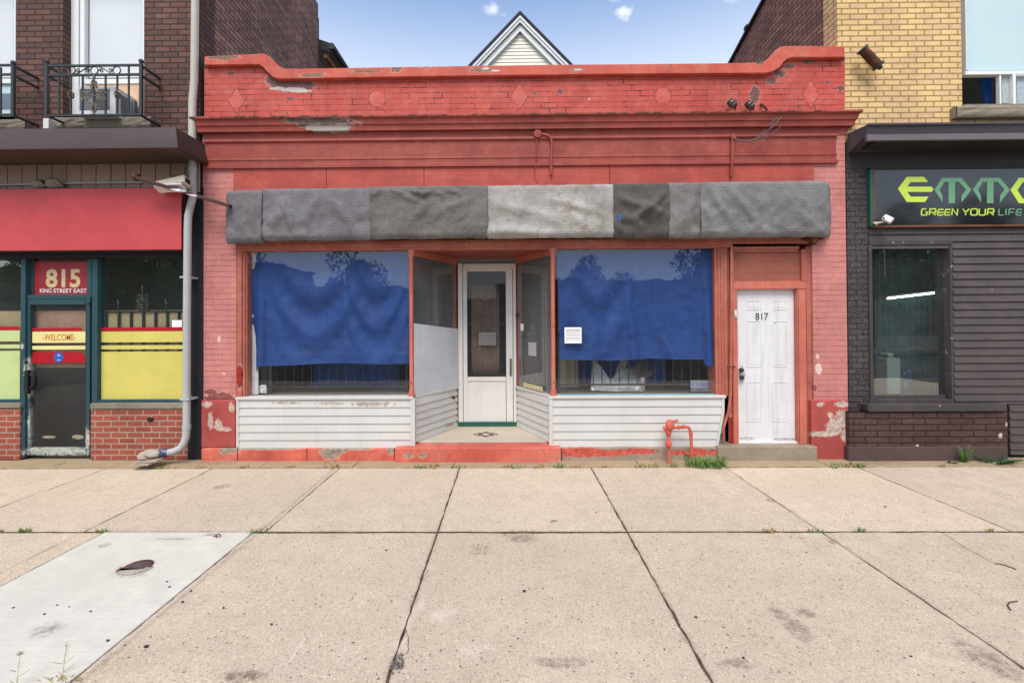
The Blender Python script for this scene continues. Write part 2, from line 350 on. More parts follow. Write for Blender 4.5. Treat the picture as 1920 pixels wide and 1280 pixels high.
M['coping'] = paint('coral_painted_coping', lin(202, 90, 72), fade=lin(220, 136, 112), chips=lin(120, 88, 66), chip_amt=.36, patches=[pk(425, 113, 28, 5), pk(745, 134, 10, 8), pk(905, 137, 22, 4), pk(590, 146, 26, 4), pk(690, 139, 30, 3), pk(1080, 136, 12, 3), pk(800, 128, 14, 5), pk(1420, 124, 8, 4)], patch_col=lin(140, 105, 80), patches2=[pk(912, 134, 8, 3), pk(930, 138, 10, 2), pk(1084, 136, 9, 2)], patch2_col=PALE, streak=.2, nscale=19, amp=1.5)
M['pink'] = brick('pink_painted_brick', PINK, tint(PINK, .95), tint(PINK, .86), bed=lin(132, 62, 58), ms=.006, cracks=.34, bump=.6, var=.14, rough=.62, fade=lin(226, 160, 152), chips=lin(226, 190, 180), chip_amt=.27, soot=(.7, .6, .58, 1),
    patches=[pk(412, 745, 30, 9), pk(395, 735, 14, 5), pk(1528, 728, 4, 6)], patch_col=lin(150, 84, 78), patches2=[pk(411, 635, 3, 7), pk(1535, 690, 6, 12), pk(1533, 668, 3, 5), pk(420, 700, 3, 2)], patch2_col=lin(226, 196, 186))
M['trim'] = paint('red_painted_timber', TRIM, fade=lin(184, 100, 86), var=.24, grain=(1.2, 8, 55), chips=lin(110, 66, 60), chip_amt=.33, patches=[pk(610, 230, 54, 9, -.1), pk(555, 226, 22, 5, -.1)], patch_col=lin(110, 92, 84), patches2=[pk(618, 239, 46, 6, -.1), pk(590, 236, 20, 4, -.1), pk(640, 236, 18, 5, -.1)], patch2_col=lin(176, 168, 156), bump=.35, nscale=15, amp=1.1)
M['frieze'] = paint('red_painted_board', lin(188, 82, 68), fade=lin(200, 108, 92), var=.2, grain=(1.0, 8, 48), chips=lin(120, 66, 58), chip_amt=.31, bump=.35)
M['salmon'] = paint('salmon_painted_timber', SALMON, fade=lin(206, 138, 118), var=.24, grain=(60, 10, 1.2), chips=lin(150, 90, 78), chip_amt=.31, bump=.35, patches=[pk(1372, 810, 12, 30, .02), pk(1392, 815, 5, 24, .02), pk(450, 705, 6, 24, .02)], patch_col=lin(168, 52, 38))
M['salmon_flat'] = paint('salmon_painted_casing', lin(206, 114, 94), fade=lin(206, 138, 118), grain=(50, 10, 1.5), bump=.2)
M['door_panel_brown'] = paint('brown_red_plywood', lin(166, 96, 80), grain=(1.3, 8, 34), bump=.2, var=.2)
M['plinth'] = paint('red_painted_render', lin(182, 84, 78), chips=lin(140, 62, 56), chip_amt=.36, var=.22, bump=.5,
    patches=[pk(398, 788, 5, 14), pk(413, 796, 8, 10), pk(425, 803, 12, 4), pk(392, 757, 10, 5), pk(437, 763, 5, 8), pk(1560, 795, 13, 12), pk(1575, 786, 12, 16), pk(1553, 777, 5, 6), pk(1540, 812, 24, 5), pk(1565, 808, 18, 5), pk(1582, 815, 8, 14), pk(1535, 757, 6, 4), pk(1575, 757, 12, 5)], patch_col=lin(205, 186, 170), nscale=22, amp=1.2)
M['step_red'] = paint('worn_coral_painted_stone', lin(220, 106, 88), var=.3, fade=lin(228, 150, 130), chips=lin(196, 172, 152), chip_amt=.33, bump=.5,
    patches=[pk(428, 845, 20, 6, -.06), pk(640, 845, 12, 5, -.06), pk(620, 849, 20, 12, -.06), pk(500, 841, 60, 2.5, -.06), pk(655, 841, 40, 3, -.06), pk(768, 853, 9, 4, -.12), pk(792, 853, 9, 4, -.12), pk(733, 846, 8, 6, -.06), pk(1100, 862, 60, 3, -.1)], patch_col=STONE, nscale=13)
M['step_mixed'] = paint('flaking_coral_painted_stone', STONE, var=.2, bump=.5, patches=[pk(1120, 849, 70, 7, -.06), pk(1195, 846, 40, 6, -.06), pk(1270, 848, 14, 5, -.06), pk(1310, 848, 20, 8, -.06), pk(1090, 848, 45, 10, -.06), pk(1338, 848, 10, 6, -.06)], patch_col=lin(214, 98, 82), nscale=16, amp=1.1, rim=.0)
M['stone'] = paint('grey_brown_stone', STONE, var=.22, bump=.7, streak=.1, rough=.85)
M['white_siding'] = paint('white_vinyl_siding', lin(230, 228, 222, .72), rough=.45, var=.06, streak=.1, bump=.08, patches=[pk(700, 757, 40, 4, 0), pk(620, 756, 26, 3, 0), pk(540, 755, 30, 2, 0), pk(840, 800, 6, 4, .6)], patch_col=lin(196, 186, 172, .8), nscale=14, amp=1.6, rim=.0)
M['white_sill'] = paint('white_painted_sill', lin(226, 224, 218, .75), rough=.5, var=.07, streak=.1, chips=lin(120, 112, 104), chip_amt=.30)
M['white_door'] = paint('white_brushed_door_paint', lin(240, 241, 242, .78), rough=.5, var=.06, streak=.08, grain=(16, 8, 1.2), bump=.2, patches=[pk(1392, 700, 5, 16, .1), pk(1400, 822, 16, 3, .1), pk(1470, 823, 22, 3, .1), pk(1454, 606, 2, 1, .1)], patch_col=lin(196, 192, 186), nscale=20, amp=1.2, rim=.0)
M['white_alu'] = paint('white_storm_door_metal', lin(226, 223, 218, .9), rough=.45, var=.07, streak=.1)
M['white_board'] = paint('chalky_white_board', lin(205, 210, 214, .9), rough=.7, var=.09, streak=.08, fade=lin(222, 224, 226, .9))
M['green_paint'] = paint('dark_green_sill_paint', lin(44, 98, 82), rough=.4, chips=lin(190, 190, 180), chip_amt=.29)
M['teal'] = paint('dark_teal_painted_metal', lin(48, 82, 88), rough=.45, var=.14, streak=.05, patches=[pk(50, 690, 7, 20, 0), pk(52, 730, 6, 16, 0), pk(55, 800, 8, 40, 0), pk(160, 825, 5, 22, 0), pk(100, 846, 70, 8, 0), pk(40, 650, 3, 5, 0)], patch_col=lin(186, 190, 178), nscale=26, amp=1.5)
M['black'] = plain('black_painted_board', lin(28, 27, 32), .85, var=.3)
M['black_metal'] = plain('black_wrought_iron', lin(62, 64, 66), .45, .3)
M['bronze_metal'] = plain('worn_brassy_iron', lin(118, 108, 92), .45, .4, .3)
M['dark_void'] = plain('dark_interior_plaster', lin(132, 132, 126), .9)
M['dark_floor'] = plain('dusty_display_floor', lin(120, 112, 104), .8)
M['terrazzo'] = paint('worn_terrazzo', lin(200, 188, 170), rough=.5, var=.1, streak=0, patches=[pk(868, 808, 12, 3, .8)], patch_col=lin(140, 120, 104))
M['inlay'] = plain('dark_brown_inlay', lin(70, 46, 42), .5)
M['joint'] = paint('half_filled_paint_joint', lin(176, 76, 66), chips=lin(50, 28, 26), chip_amt=.52, nscale=30)
M['drip'] = paint('dirty_drip_edge', lin(176, 84, 66), chips=lin(84, 56, 40), chip_amt=.5, var=.3)
M['gap_dirt_shade'] = paint('coping_joint_dirt_and_shade', lin(70, 40, 34), chips=lin(150, 70, 60), chip_amt=.40, var=.3)  # dark joint colour that also paints in the shade below the coping lip
M['brown_brick'] = brick('brown_brick', lin(124, 88, 76), lin(92, 70, 66), lin(62, 52, 48), bw=.212, rh=.0735, bump=.7, var=.22, bias=-.1)
M['base_brick'] = brick('orange_red_brick', lin(172, 92, 72), lin(150, 78, 64), lin(176, 150, 134), bw=.213, rh=.074, ms=.009, bump=.5, var=.16)
M['yellow_brick'] = brick('yellow_rock_face_brick', lin(234, 202, 138, 1.0), lin(224, 184, 142, .98), lin(178, 146, 96), bw=.213, rh=.0722, ms=.009, bump=.9, var=.13, specks=.37, speck_col=lin(120, 94, 62), rough_face=1.0, soot=(.62, .58, .52, 1))
M['side_brick'] = brick('dark_red_common_brick', lin(176, 124, 106), lin(140, 100, 92), lin(84, 66, 60), bw=.215, rh=.0725, bump=.8, var=.25)
M['left_side_brick'] = brick('lightened_brown_brick', lin(186, 138, 122), lin(142, 106, 98), lin(84, 68, 62), bump=.8, var=.28, bias=-.05)  # brown brick lightened in colour to make up for the side wall's shade
M['dark_brick'] = brick('charcoal_painted_brick', lin(82, 74, 74), lin(70, 62, 64), lin(50, 44, 46), bw=.16, rh=.0725, ms=.008, bump=1.0, var=.2, specks=.40, speck_col=lin(150, 146, 142), rough_face=1.2, rough=.6)
M['brown_base_brick'] = brick('brown_painted_rough_brick', lin(100, 75, 70), lin(90, 66, 62), lin(48, 37, 34), bw=.30, rh=.077, ms=.008, bump=1.0, var=.25, rough_face=1.3, rough=.6, specks=.40, speck_col=lin(44, 34, 32), patches=[pk(1876, 816, 4, 5, -.1), pk(1888, 795, 3, 4, -.1), pk(1720, 835, 3, 2, -.1)], patch_col=lin(220, 214, 206))
M['dark_siding'] = paint('dark_grey_brown_siding', lin(84, 75, 74), rough=.5, var=.14, streak=.08, chips=lin(168, 150, 140), chip_amt=.33, fade=lin(104, 88, 82))
M['dark_trim'] = paint('dark_brown_painted_timber', lin(78, 70, 70), rough=.5, var=.18, chips=lin(196, 178, 164), chip_amt=.38, grain=(2, 8, 50))
M['canopy_brown'] = paint('brown_metal_fascia', lin(78, 64, 60), rough=.45, var=.12, streak=.12)
M['soffit_brown'] = paint('brown_soffit', lin(86, 70, 62), rough=.6, var=.1)
M['board_brown'] = paint('brown_vertical_boards', lin(172, 146, 130), rough=.55, var=.14, streak=.2)
M['canopy_dark'] = paint('dark_metal_canopy', lin(82, 76, 80), rough=.4, var=.12, streak=.1)
M['canopy_lip'] = paint('grey_metal_lip', lin(112, 106, 106), rough=.4, var=.1)
M['header_dark'] = paint('blackened_header_boards', lin(58, 54, 54), rough=.55, var=.25, chips=lin(190, 184, 176), chip_amt=.255)
M['sign_red'] = paint('faded_red_sign_face', lin(204, 78, 82), rough=.5, var=.12, streak=.05, bump=.05)
M['sign_side'] = plain('brown_sign_edge', lin(88, 56, 52), .5)
M['glass'] = glassmat('shop_window_glass', refl=.58, base=.05, dirt=.006)
M['glass_dark'] = glassmat('tinted_window_glass', tintc=(.88, .94, .92, 1), refl=2.0, base=.05, dirt=.01)
M['glass_old'] = glassmat('dusty_old_glass', tintc=(.8, .8, .8, 1), refl=1.3, dirt=.13)
M['glass_door'] = glassmat('storm_door_glass', tintc=(.82, .82, .84, 1), refl=.35, dirt=.02)
M['film_yellow'] = plain('yellow_window_film', lin(216, 204, 108), .35, var=.06, scale=3)
M['film_green'] = plain('pale_green_window_film', lin(196, 214, 148), .35, var=.06, scale=3)
M['film_cream'] = plain('cream_window_film', lin(234, 224, 150), .35, var=.05, scale=3)
M['film_red'] = plain('red_window_film', lin(176, 22, 36), .35, var=.08)
M['sign_815'] = plain('dull_red_transom_sign', lin(160, 48, 56), .4, var=.1, scale=4)
M['gold'] = plain('faded_gold_lettering', lin(214, 196, 146), .5, var=.12)
M['white_letter'] = plain('white_lettering', lin(236, 232, 228), .5)
M['orange_letter'] = plain('orange_lettering', lin(206, 120, 56), .5)
M['sticker_blue'] = plain('blue_round_sticker', lin(36, 96, 180), .4)
M['glass_teal'] = glassmat('teal_tinted_glass', tintc=(.8, .88, .87, 1), refl=2.6, base=.055, dirt=.02)
M['wood'] = paint('pale_plywood', lin(236, 196, 160), grain=(3, 8, 30), var=.22)
M['wood_warm'] = paint('orange_rafter_timber', lin(176, 122, 80), var=.2)
M['blind'] = plain('white_window_blind', lin(240, 246, 248, .74), .6, var=.03, scale=2)
M['blind_teal'] = plain('pale_teal_blind', lin(196, 220, 222, .92), .5, var=.03, scale=2)
M['white_frame'] = paint('white_window_frame', lin(236, 238, 236, .92), rough=.45, var=.05, streak=.06)
M['sill_stone'] = paint('rock_faced_sill_stone', lin(150, 140, 122), rough=.9, var=.28, bump=1.0, streak=.05, nscale=20)
M['pipe_grey'] = paint('pale_grey_downpipe', lin(184, 186, 184), rough=.4, var=.07, chips=lin(128, 84, 58), chip_amt=.25, streak=.08)
M['pipe_cream'] = paint('cream_grey_downpipe', lin(196, 190, 178), rough=.45, var=.08, streak=.12)
M['pipe_red'] = paint('coral_painted_iron_pipe', lin(214, 104, 84), rough=.5, var=.14, chips=lin(110, 52, 40), chip_amt=.36)
M['rust'] = paint('rusty_dark_iron', lin(92, 58, 44), rough=.8, var=.4, chips=lin(150, 84, 50), chip_amt=.45)
M['arm_brown'] = paint('dark_brown_painted_steel', lin(84, 54, 44), rough=.5, var=.15, patches=[pk(342, 360, 16, 3.0, -.3), pk(365, 369, 10, 3, -.3)], patch_col=lin(235, 235, 235), nscale=9)
M['cream_metal'] = paint('cream_lamp_housing', lin(226, 214, 188), rough=.5, var=.1, chips=lin(70, 54, 44), chip_amt=.28)
M['grey_metal'] = plain('dull_grey_metal', lin(128, 122, 114), .5, .3, .2)
M['sign_black'] = plain('glossy_black_sign_panel', lin(34, 34, 38), .07, var=.2, scale=2, bump=.0, spec=.75)
M['lime'] = plain('lime_green_vinyl', lin(204, 232, 84), .35, var=.05)
M['sage'] = plain('sage_green_vinyl', lin(112, 164, 124), .35, var=.05)
M['sign_green_edge'] = plain('green_sign_edge', lin(42, 92, 78), .5)
M['rust_wood'] = paint('rust_stained_timber', lin(122, 82, 56), var=.35, grain=(2, 8, 60))
M['paper'] = plain('white_paper', lin(240, 240, 238, .92), .7, var=.03)
M['paper_dim'] = plain('greyed_paper', lin(136, 132, 128), .7, var=.05)
M['ink'] = plain('grey_print', lin(110, 110, 112), .7)
M['navy'] = plain('navy_print', lin(44, 58, 98), .5)
M['curtain_blue'] = plain('blue_curtain_cloth', lin(40, 100, 190), .8, var=.1, scale=6)
M['curtain_beige'] = plain('beige_curtain_cloth', lin(186, 174, 150), .85, var=.12, scale=6)
M['curtain_brown'] = plain('brown_curtain_cloth', lin(160, 140, 120), .85, var=.16, scale=6)
M['curtain_ochre'] = plain('ochre_curtain_cloth', lin(172, 144, 96), .85, var=.14, scale=6)
M['plastic'] = plain('clear_white_plastic_sheet', lin(206, 210, 208), .2, var=.1, spec=.7)
M['twig'] = plain('dry_brown_twig', lin(142, 122, 102), .8, var=.2)
M['vase'] = plain('pale_grey_vase', lin(184, 180, 174), .5)
M['vinyl_house'] = paint('cream_house_siding', lin(232, 228, 214, .92), rough=.5, var=.05, streak=.05)
M['shingle'] = plain('dark_roof_shingle', lin(50, 54, 66), .9, var=.3, scale=30)
M['dark_gutter'] = plain('dark_gutter_metal', lin(42, 44, 46), .5)
M['ceramic'] = plain('grey_glazed_insulator', lin(84, 76, 74), .25, var=.25)
M['wire'] = plain('grey_black_cable', lin(86, 80, 78), .6, var=.3)
M['pebble'] = plain('dark_pebble', lin(52, 50, 48), .8, var=.3)
M['leaf_red'] = plain('dry_red_leaf', lin(118, 56, 44), .7, var=.3)
M['twig_dark'] = plain('dark_dead_stem', lin(78, 66, 52), .8)
M['rubble'] = paint('pale_broken_concrete', lin(196, 184, 168), var=.25, bump=1.0, rough=.9)
M['tape_blue'] = paint('blue_grey_wrapped_cloth', lin(72, 84, 116), var=.4, chips=lin(214, 214, 212), chip_amt=.4)
M['ac_white'] = plain('white_plastic_casing', lin(232, 232, 232, .92), .4, var=.04)
M['ac_grille'] = plain('grey_louvre_grille', lin(112, 116, 124), .5, var=.15, scale=120)

def cloth_blue():
    t = NT('royal_blue_sheet'); a = t.noise(2.0, 5, .6); w = t.noise(1.0, 3, .6, t.scalev((300, 300, 60)))
    b = lin(34, 76, 146, .66)
    c = t.mx(t.mr(a, .3, .7), tint(b, .8), tint(b, 1.12)); c = t.mx(t.math('MULTIPLY', t.mr(w, .45, .7), .2), c, tint(b, 1.4))
    return t.fin(c, .65, t.bump(t.math('ADD', t.noise(9, 5, .6), t.math('MULTIPLY', t.math('POWER', t.math('SUBTRACT', 1.0, t.math('ABSOLUTE', t.math('MULTIPLY_ADD', t.noise(1.0, 4, .6, t.scalev((5, 5, 2.2))), 2.0, -1.0))), 9.0), .8)), .45, .012), spec=.3)
M['blue_cloth'] = cloth_blue()

def concrete(name, col, fleck=1.0, stains=(), light=(), rust=(), white=False, joints=()):
    t = NT(name); P = t.P
    big = t.noise(.55, 6, .65); mid = t.noise(4.5, 7, .72)
    c = t.mx(t.mr(big, .3, .7), tint(col, .88), tint(col, 1.08)); c = t.mx(t.mr(mid, .32, .7), c, tint(col, .86))
    f1 = t.noise(85, 3, .75); h = f1
    if white:
        g = t.noise(1.0, 5, .7, t.scalev((1.4, 60, 1))); c = t.mx(t.math('MULTIPLY', t.mr(g, .42, .75), .2), c, tint(col, .74))
        c = t.mx(t.math('MULTIPLY', t.mr(f1, .52, .7), .2), c, tint(col, .6)); h = t.math('ADD', t.math('MULTIPLY', f1, .3), g)
    else:
        wob = t.N('ShaderNodeTexNoise', {'Vector': P, 'Scale': 60.0, 'Detail': 2.0}).outputs['Color']
        P2 = t.vm('ADD', P, t.vm('MULTIPLY', t.vm('SUBTRACT', wob, (.5, .5, .5)), (.02, .02, 0)))
        for sc, lo, dk, amt in ((60, .80, (.58, .54, .50), .6), (105, .74, (.45, .42, .38), .65), (175, .70, (.34, .31, .28), .7)):
            v = t.N('ShaderNodeTexVoronoi', {'Vector': P2, 'Scale': float(sc)}); sp = t.N('ShaderNodeSeparateColor', {0: v.outputs['Color']}).outputs
            edge = t.mr(v.outputs['Distance'], .55, .25)
            c = t.mx(t.math('MULTIPLY', t.math('MULTIPLY', t.mr(sp[0], lo, lo+.12), edge), amt*fleck), c, t.mx(1.0, c, dk + (1,), 'MULTIPLY'))
            c = t.mx(t.math('MULTIPLY', t.math('MULTIPLY', t.mr(sp[1], lo+.04, lo+.14), edge), .5*fleck), c, tint(col, 1.4))
            h = t.math('ADD', h, t.math('MULTIPLY', v.outputs['Distance'], .25))
    br = t.mr(t.noise(18, 6, .75), .3, .62)
    if not white:
        sv = t.N('ShaderNodeTexVoronoi', {'Vector': P2, 'Scale': 21.0}); ss = t.N('ShaderNodeSeparateColor', {0: sv.outputs['Color']}).outputs
        c = t.mx(t.math('MULTIPLY', t.mr(sv.outputs['Distance'], .15, .10), t.math('MULTIPLY', t.math('GREATER_THAN', ss[0], .45), .8)), c, (.05, .042, .035, 1))
        tone = t.N('ShaderNodeAttribute', attribute_name='tone').outputs['Fac']
        c = t.mx(1.0, c, t.mx(tone, (.93, .925, .92, 1), (1.04, 1.035, 1.03, 1)), 'MULTIPLY')
        c = t.mx(t.math('MULTIPLY', t.mr(t.noise(1.6, 8, .78), .52, .7), .4), c, t.mx(1.0, c, (.74, .72, .69, 1), 'MULTIPLY'))
        c = t.mx(t.mr(t.noise(2.4, 3, .5, t.vm('ADD', P, (31, 7, 0))), .735, .75), c, t.mx(1.0, c, (.5, .49, .48, 1), 'MULTIPLY'))
    if joints:
        sp = t.N('ShaderNodeSeparateXYZ', {0: P}).outputs; nj = t.math('MULTIPLY_ADD', t.noise(7, 7, .75), .12, -.06); f = None
        for ax, cc in joints:
            d = t.math('ADD', t.math('ABSOLUTE', t.math('SUBTRACT', sp[ax], cc)), nj); f = d if f is None else t.math('MINIMUM', f, d)
        c = t.mx(t.math('MULTIPLY', t.mr(f, .035, -.02), .6), c, t.mx(1.0, c, (.46, .42, .36, 1), 'MULTIPLY'))
    if stains: c = t.mx(t.math('MULTIPLY', t.math('MULTIPLY', t.patches(list(stains), .8, 8, .3), t.math('MULTIPLY', br, t.mr(f1, .38, .6, .6, 1.0))), 1.0), c, t.mx(1.0, c, (.44, .44, .45, 1), 'MULTIPLY'))
    if rust: c = t.mx(t.math('MULTIPLY', t.math('MULTIPLY', t.patches(list(rust), 1.1, 7, .45), t.mr(t.noise(34, 6, .75), .45, .6)), .75), c, lin(104, 78, 54))
    if light: c = t.mx(t.math('MULTIPLY', t.math('MULTIPLY', t.patches(list(light), 1.2, 9, .4), br), .45), c, lin(236, 226, 210))
    return t.fin(c, .9, t.bump(h, .6, .004), spec=.2)
SIDE = lin(226, 208, 184, .78)
M['slab'] = concrete('flecked_sidewalk_concrete', SIDE,
    stains=[gk(1495, 1180, .10, .13), gk(1460, 1150, .07, .10), gk(1510, 1150, .09, .05), gk(1850, 1235, .12, .22), gk(415, 912, .10, .10), gk(980, 1010, .16, .08), gk(460, 1265, .14, .05), gk(1050, 1240, .2, .05), gk(1445, 938, .05, .08), gk(1560, 1017, .03, .05), gk(740, 1240, .04, .07), gk(1380, 1245, .12, .05)],
    light=[gk(760, 1180, .05, .3), gk(830, 1150, .10, .10), gk(565, 1205, .012, .3), gk(640, 1225, .010, .16), gk(420, 1000, .2, .06), gk(790, 1130, .03, .12), gk(890, 1215, .12, .08)],
    rust=[gk(980, 1000, .22, .14), gk(900, 1030, .14, .12), gk(455, 1268, .15, .06)],
    joints=[(0, -.62), (0, .99), (0, 2.62), (0, -2.15), (0, -3.67), (1, gp(1000, 996.5).y), (1, gp(960, 876).y)])
M['slab_grey'] = concrete('greyer_sidewalk_concrete', lin(218, 204, 178, .76), .5, stains=[gk(60, 1020, .3, .3)])
M['strip'] = concrete('weathered_kerb_strip_concrete', lin(210, 186, 152, .66), .8, rust=[gk(620, 868, .5, .1), gk(400, 868, .5, .1), gk(980, 868, .6, .1), gk(1250, 868, .3, .1), gk(1650, 868, .4, .1)])
M['new_slab'] = concrete('pale_new_concrete', lin(245, 239, 224, .70), white=True, stains=[gk(198, 1022, .06, .05), gk(250, 1072, .16, .1), gk(330, 1010, .2, .03), gk(400, 1003, .1, .05), gk(90, 1180, .1, .1)])
M['soil'] = plain('dark_joint_soil', lin(86, 72, 56), .95, var=.5, scale=25)
M['asphalt'] = concrete('road_asphalt', lin(72, 72, 74), .8)
M['grass_a'] = plain('fresh_green_grass', lin(104, 138, 60), .7, var=.35, scale=9)
M['grass_b'] = plain('yellowed_grass', lin(164, 146, 86), .8, var=.3, scale=9)
M['grass_c'] = plain('bluish_green_leaves', lin(70, 108, 66), .7, var=.35, scale=9)
M['tree_leaf'] = plain('dark_tree_foliage', lin(84, 108, 62), .7, var=.4, scale=3)
M['bark'] = plain('grey_brown_bark', lin(92, 78, 66), .9, var=.3)
M['far_wall'] = paint('pale_grey_render', lin(176, 170, 164))
M['far_brick'] = brick('far_red_brick', lin(150, 110, 96), lin(136, 100, 90), lin(170, 160, 150))
def lampmat():
    t = NT('lit_fluorescent_tube'); t.put(t.p.inputs['Emission Color'], (1, 1, 1, 1)); t.put(t.p.inputs['Emission Strength'], 6.0); return t.m
M['tube_lit'] = lampmat()
M['c_dark'] = carpet('dark_grey_carpet', lin(128, 124, 126), 1)
M['c_grey'] = carpet('mid_grey_carpet', lin(136, 133, 136), 2)
M['c_brown'] = carpet('brownish_grey_carpet', lin(130, 126, 121), 3)
M['c_light'] = carpet('pale_grey_carpet_backing', lin(186, 182, 175), 4, lin(128, 108, 90))
M['c_dark2'] = carpet('dark_matted_carpet', lin(108, 103, 100), 5)
M['c_mid'] = carpet('grey_beige_carpet', lin(140, 137, 134), 6, lin(112, 108, 104))
M['c_mid2'] = carpet('ash_grey_carpet', lin(142, 141, 140), 7)

# ------------------------------------------------------------------ ground: road, sidewalk
def structure(mb, name, mat, **k): return tag(mb.build(name, mat, **k), kind='structure')
g = MB(); g.box(-150, 150, -150, 150, -.6, -.16); structure(g, 'ground', M['soil'])
g = MB(); g.box(-60, 60, -20, -8.02, -.158, -.13); structure(g, 'road', M['asphalt'])
g = MB(); g.box(-30, 30, -7.9, .3, -.14, -.007); structure(g, 'sidewalk_bed', M['soil'])
g = MB(); g.box(-30, 30, -8.0, -7.905, -.14, .0); structure(g, 'kerb', M['stone'], bevel=.015)
def slab_poly(mb, x0, x1, y0, y1, z=0.0, gap=.006, jit=.0055, step=.06, quad=None):
    q = quad or [(x0+gap, y0+gap), (x1-gap, y0+gap), (x1-gap, y1-gap), (x0+gap, y1-gap)]
    pts = []
    for i in range(4):
        a, b = Vector(q[i]), Vector(q[(i+1) % 4]); d = b - a; k = max(2, int(d.length/step)); nn = Vector((d.y, -d.x)).normalized()
        for j in range(k):
            u = j/k; w = 0 if j == 0 else (mnoise.noise(Vector((a.x*3+u*d.length*9, a.y*5, i*7.7)))*jit*1.6 + random.uniform(-jit, jit)*.6)
            p = a + d*u + nn*w; pts.append((p.x, p.y))
    mb.prism_xy(pts, z-.1, z)
YS, Y1, Y2, Y3 = gp(960, 876).y, gp(1000, 996.5).y, gp(1000, 996.5).y - 1.70, gp(1000, 996.5).y - 3.4
w = MB()
for row, (ya, yb) in enumerate(((Y1+.014, YS-.008), (Y2, Y1-.012), (Y3, Y2), (-7.9, Y3))):
    xs = [-13, -11.4, -9.8, -8.2, -6.6, -5.0, -3.67, -2.1, -.62, .99, 2.62, 4.22, 5.8, 7.4, 9, 10.6, 12.2] if row == 0 else [-13, -11.4, -9.8, -8.2, -6.6, -5.05, -3.48, -2.2, -.62, .99, 2.62, 4.25, 5.85, 7.4, 9, 10.6, 12.2]
    for i in range(len(xs)-1):
        if row >= 1 and xs[i] == -3.48: continue
        gap = .0065
        slab_poly(w, xs[i], xs[i+1], ya, yb, z=random.uniform(-.002, .002), gap=gap)
sw_ = structure(w, 'sidewalk', M['slab'], bevel=.004)
at = sw_.data.attributes.new('tone', 'FLOAT', 'FACE'); rt = random.Random(4); cell = {}
for p_ in sw_.data.polygons: k_ = (min((-13, -11.4, -9.8, -8.2, -6.6, -5.0, -3.6, -2.14, -.62, .99, 2.62, 4.23, 5.82, 7.4, 9, 10.6), key=lambda a_: abs(a_+.8-p_.center.x)), p_.center.y > Y1, p_.center.y > Y2); at.data[p_.index].value = cell.setdefault(k_, rt.random())
w = MB()
slab_poly(w, -3.48, -2.2, -7.9, Y1, z=.003, gap=.003, jit=.001); structure(w, 'sidewalk_new_slab', M['new_slab'], bevel=.006)
w = MB()
xs = [-13, -9, -6.3, -4.15, -3.1, -1.95, -.7, .6, 1.6, 2.45, 3.9, 5.4, 7.5, 10, 12]
for i in range(len(xs)-1): slab_poly(w, xs[i], xs[i+1], YS, .25, z=.006, gap=.005, jit=.008)
structure(w, 'sidewalk_edge_strip', M['strip'], bevel=.005)

# ------------------------------------------------------------------ red shop
shop = thing('red_shop_building', 'low coral red painted brick shop with curved parapet, two display windows and recessed entrance', 'building', (.2, 0, 0))
def part(mb, name, mat, parent=shop, **k): return mb.build(name, mat, parent, **k)
# brick piers and plinths
b = MB(); b.bx(380, 228, 443, 752, 0, .35); part(b, 'pilaster', M['pink'], bevel=.004)
b = MB(); b.bx(1523, 228, 1587, 752, 0, .35); part(b, 'pilaster', M['pink'], bevel=.004)
b = MB(); b.bx(377, 750, 441, 839, -.035, .3); part(b, 'plinth', M['plinth'], bevel=.012)
b = MB(); b.bx(1522, 750, 1592, 861, -.035, .3); part(b, 'plinth', M['plinth'], bevel=.012)
# base stones
def stone(x0, y0, x1, yf, mat, yb=.25, name='base_stone'):
    m = MB(); a, c = X(x0, yf, 850), X(x1, yf, 850); zt = Z(y0, yf); n = max(3, int((c-a)/.08))
    top = [(a+(c-a)*i/n, zt + random.uniform(-.004, .002)) for i in range(n+1)]; bot = [(x, -.05) for x, _ in top]
    m.strip(top, bot, yf, yb); return part(m, name, mat, bevel=.012)
stone(377, 839, 444.5, -.05, M['step_red']); stone(445.5, 840, 574.5, -.06, M['step_red']); stone(575.5, 840, 739, -.06, M['step_red'])
stone(740, 839, 1052, -.13, M['step_red'], yb=.13, name='entrance_step'); stone(1053, 839, 1345, -.06, M['step_mixed']); stone(1346, 838, 1533, -.09, M['stone'], name='door_step')
# parapet wall, coping, ornaments
top = [(383,106),(440,103),(495,100.5),(504,105),(513,114),(522,123),(533,128.5),(560,129),(760,125.5),(980,122),(1200,120),(1370,118.4),(1425,117),(1438,113),(1449,104),(1456,93),(1464,87.5),(1480,86),(1584,87)]
bot = [(383,122),(440,121.5),(486,121),(494,127),(502,136),(510,144),(522,148),(560,147.5),(760,144),(980,141),(1200,138.5),(1370,137.5),(1437,137),(1452,133),(1463,126),(1471,115),(1478,109.5),(1488,107.5),(1584,107.5)]
xz = lambda a, b, y: (lambda p: (p.x, p.z))(pt(a, b, y))
b = MB(); b.prism_px([(383, 224)] + [(x, y-3) for x, y in bot] + [(1584, 219)], 0, .32); part(b, 'parapet', M['parapet'])
b = MB(); b.strip([xz(x, y, -.065) for x, y in top], [xz(x, y, -.065) for x, y in bot], -.065, .38); cop = part(b, 'coping', M['coping'], bevel=.008)
b = MB(); b.strip([xz(x, y-1, -.006) for x, y in bot], [xz(x, y+3.6+1.5*math.sin(x*.021), -.006) for x, y in bot], -.006, .05); b.build('joint_shade_strip', M['gap_dirt_shade'], cop)  # dark strip: dirty joint and the lip's shade put into one colour
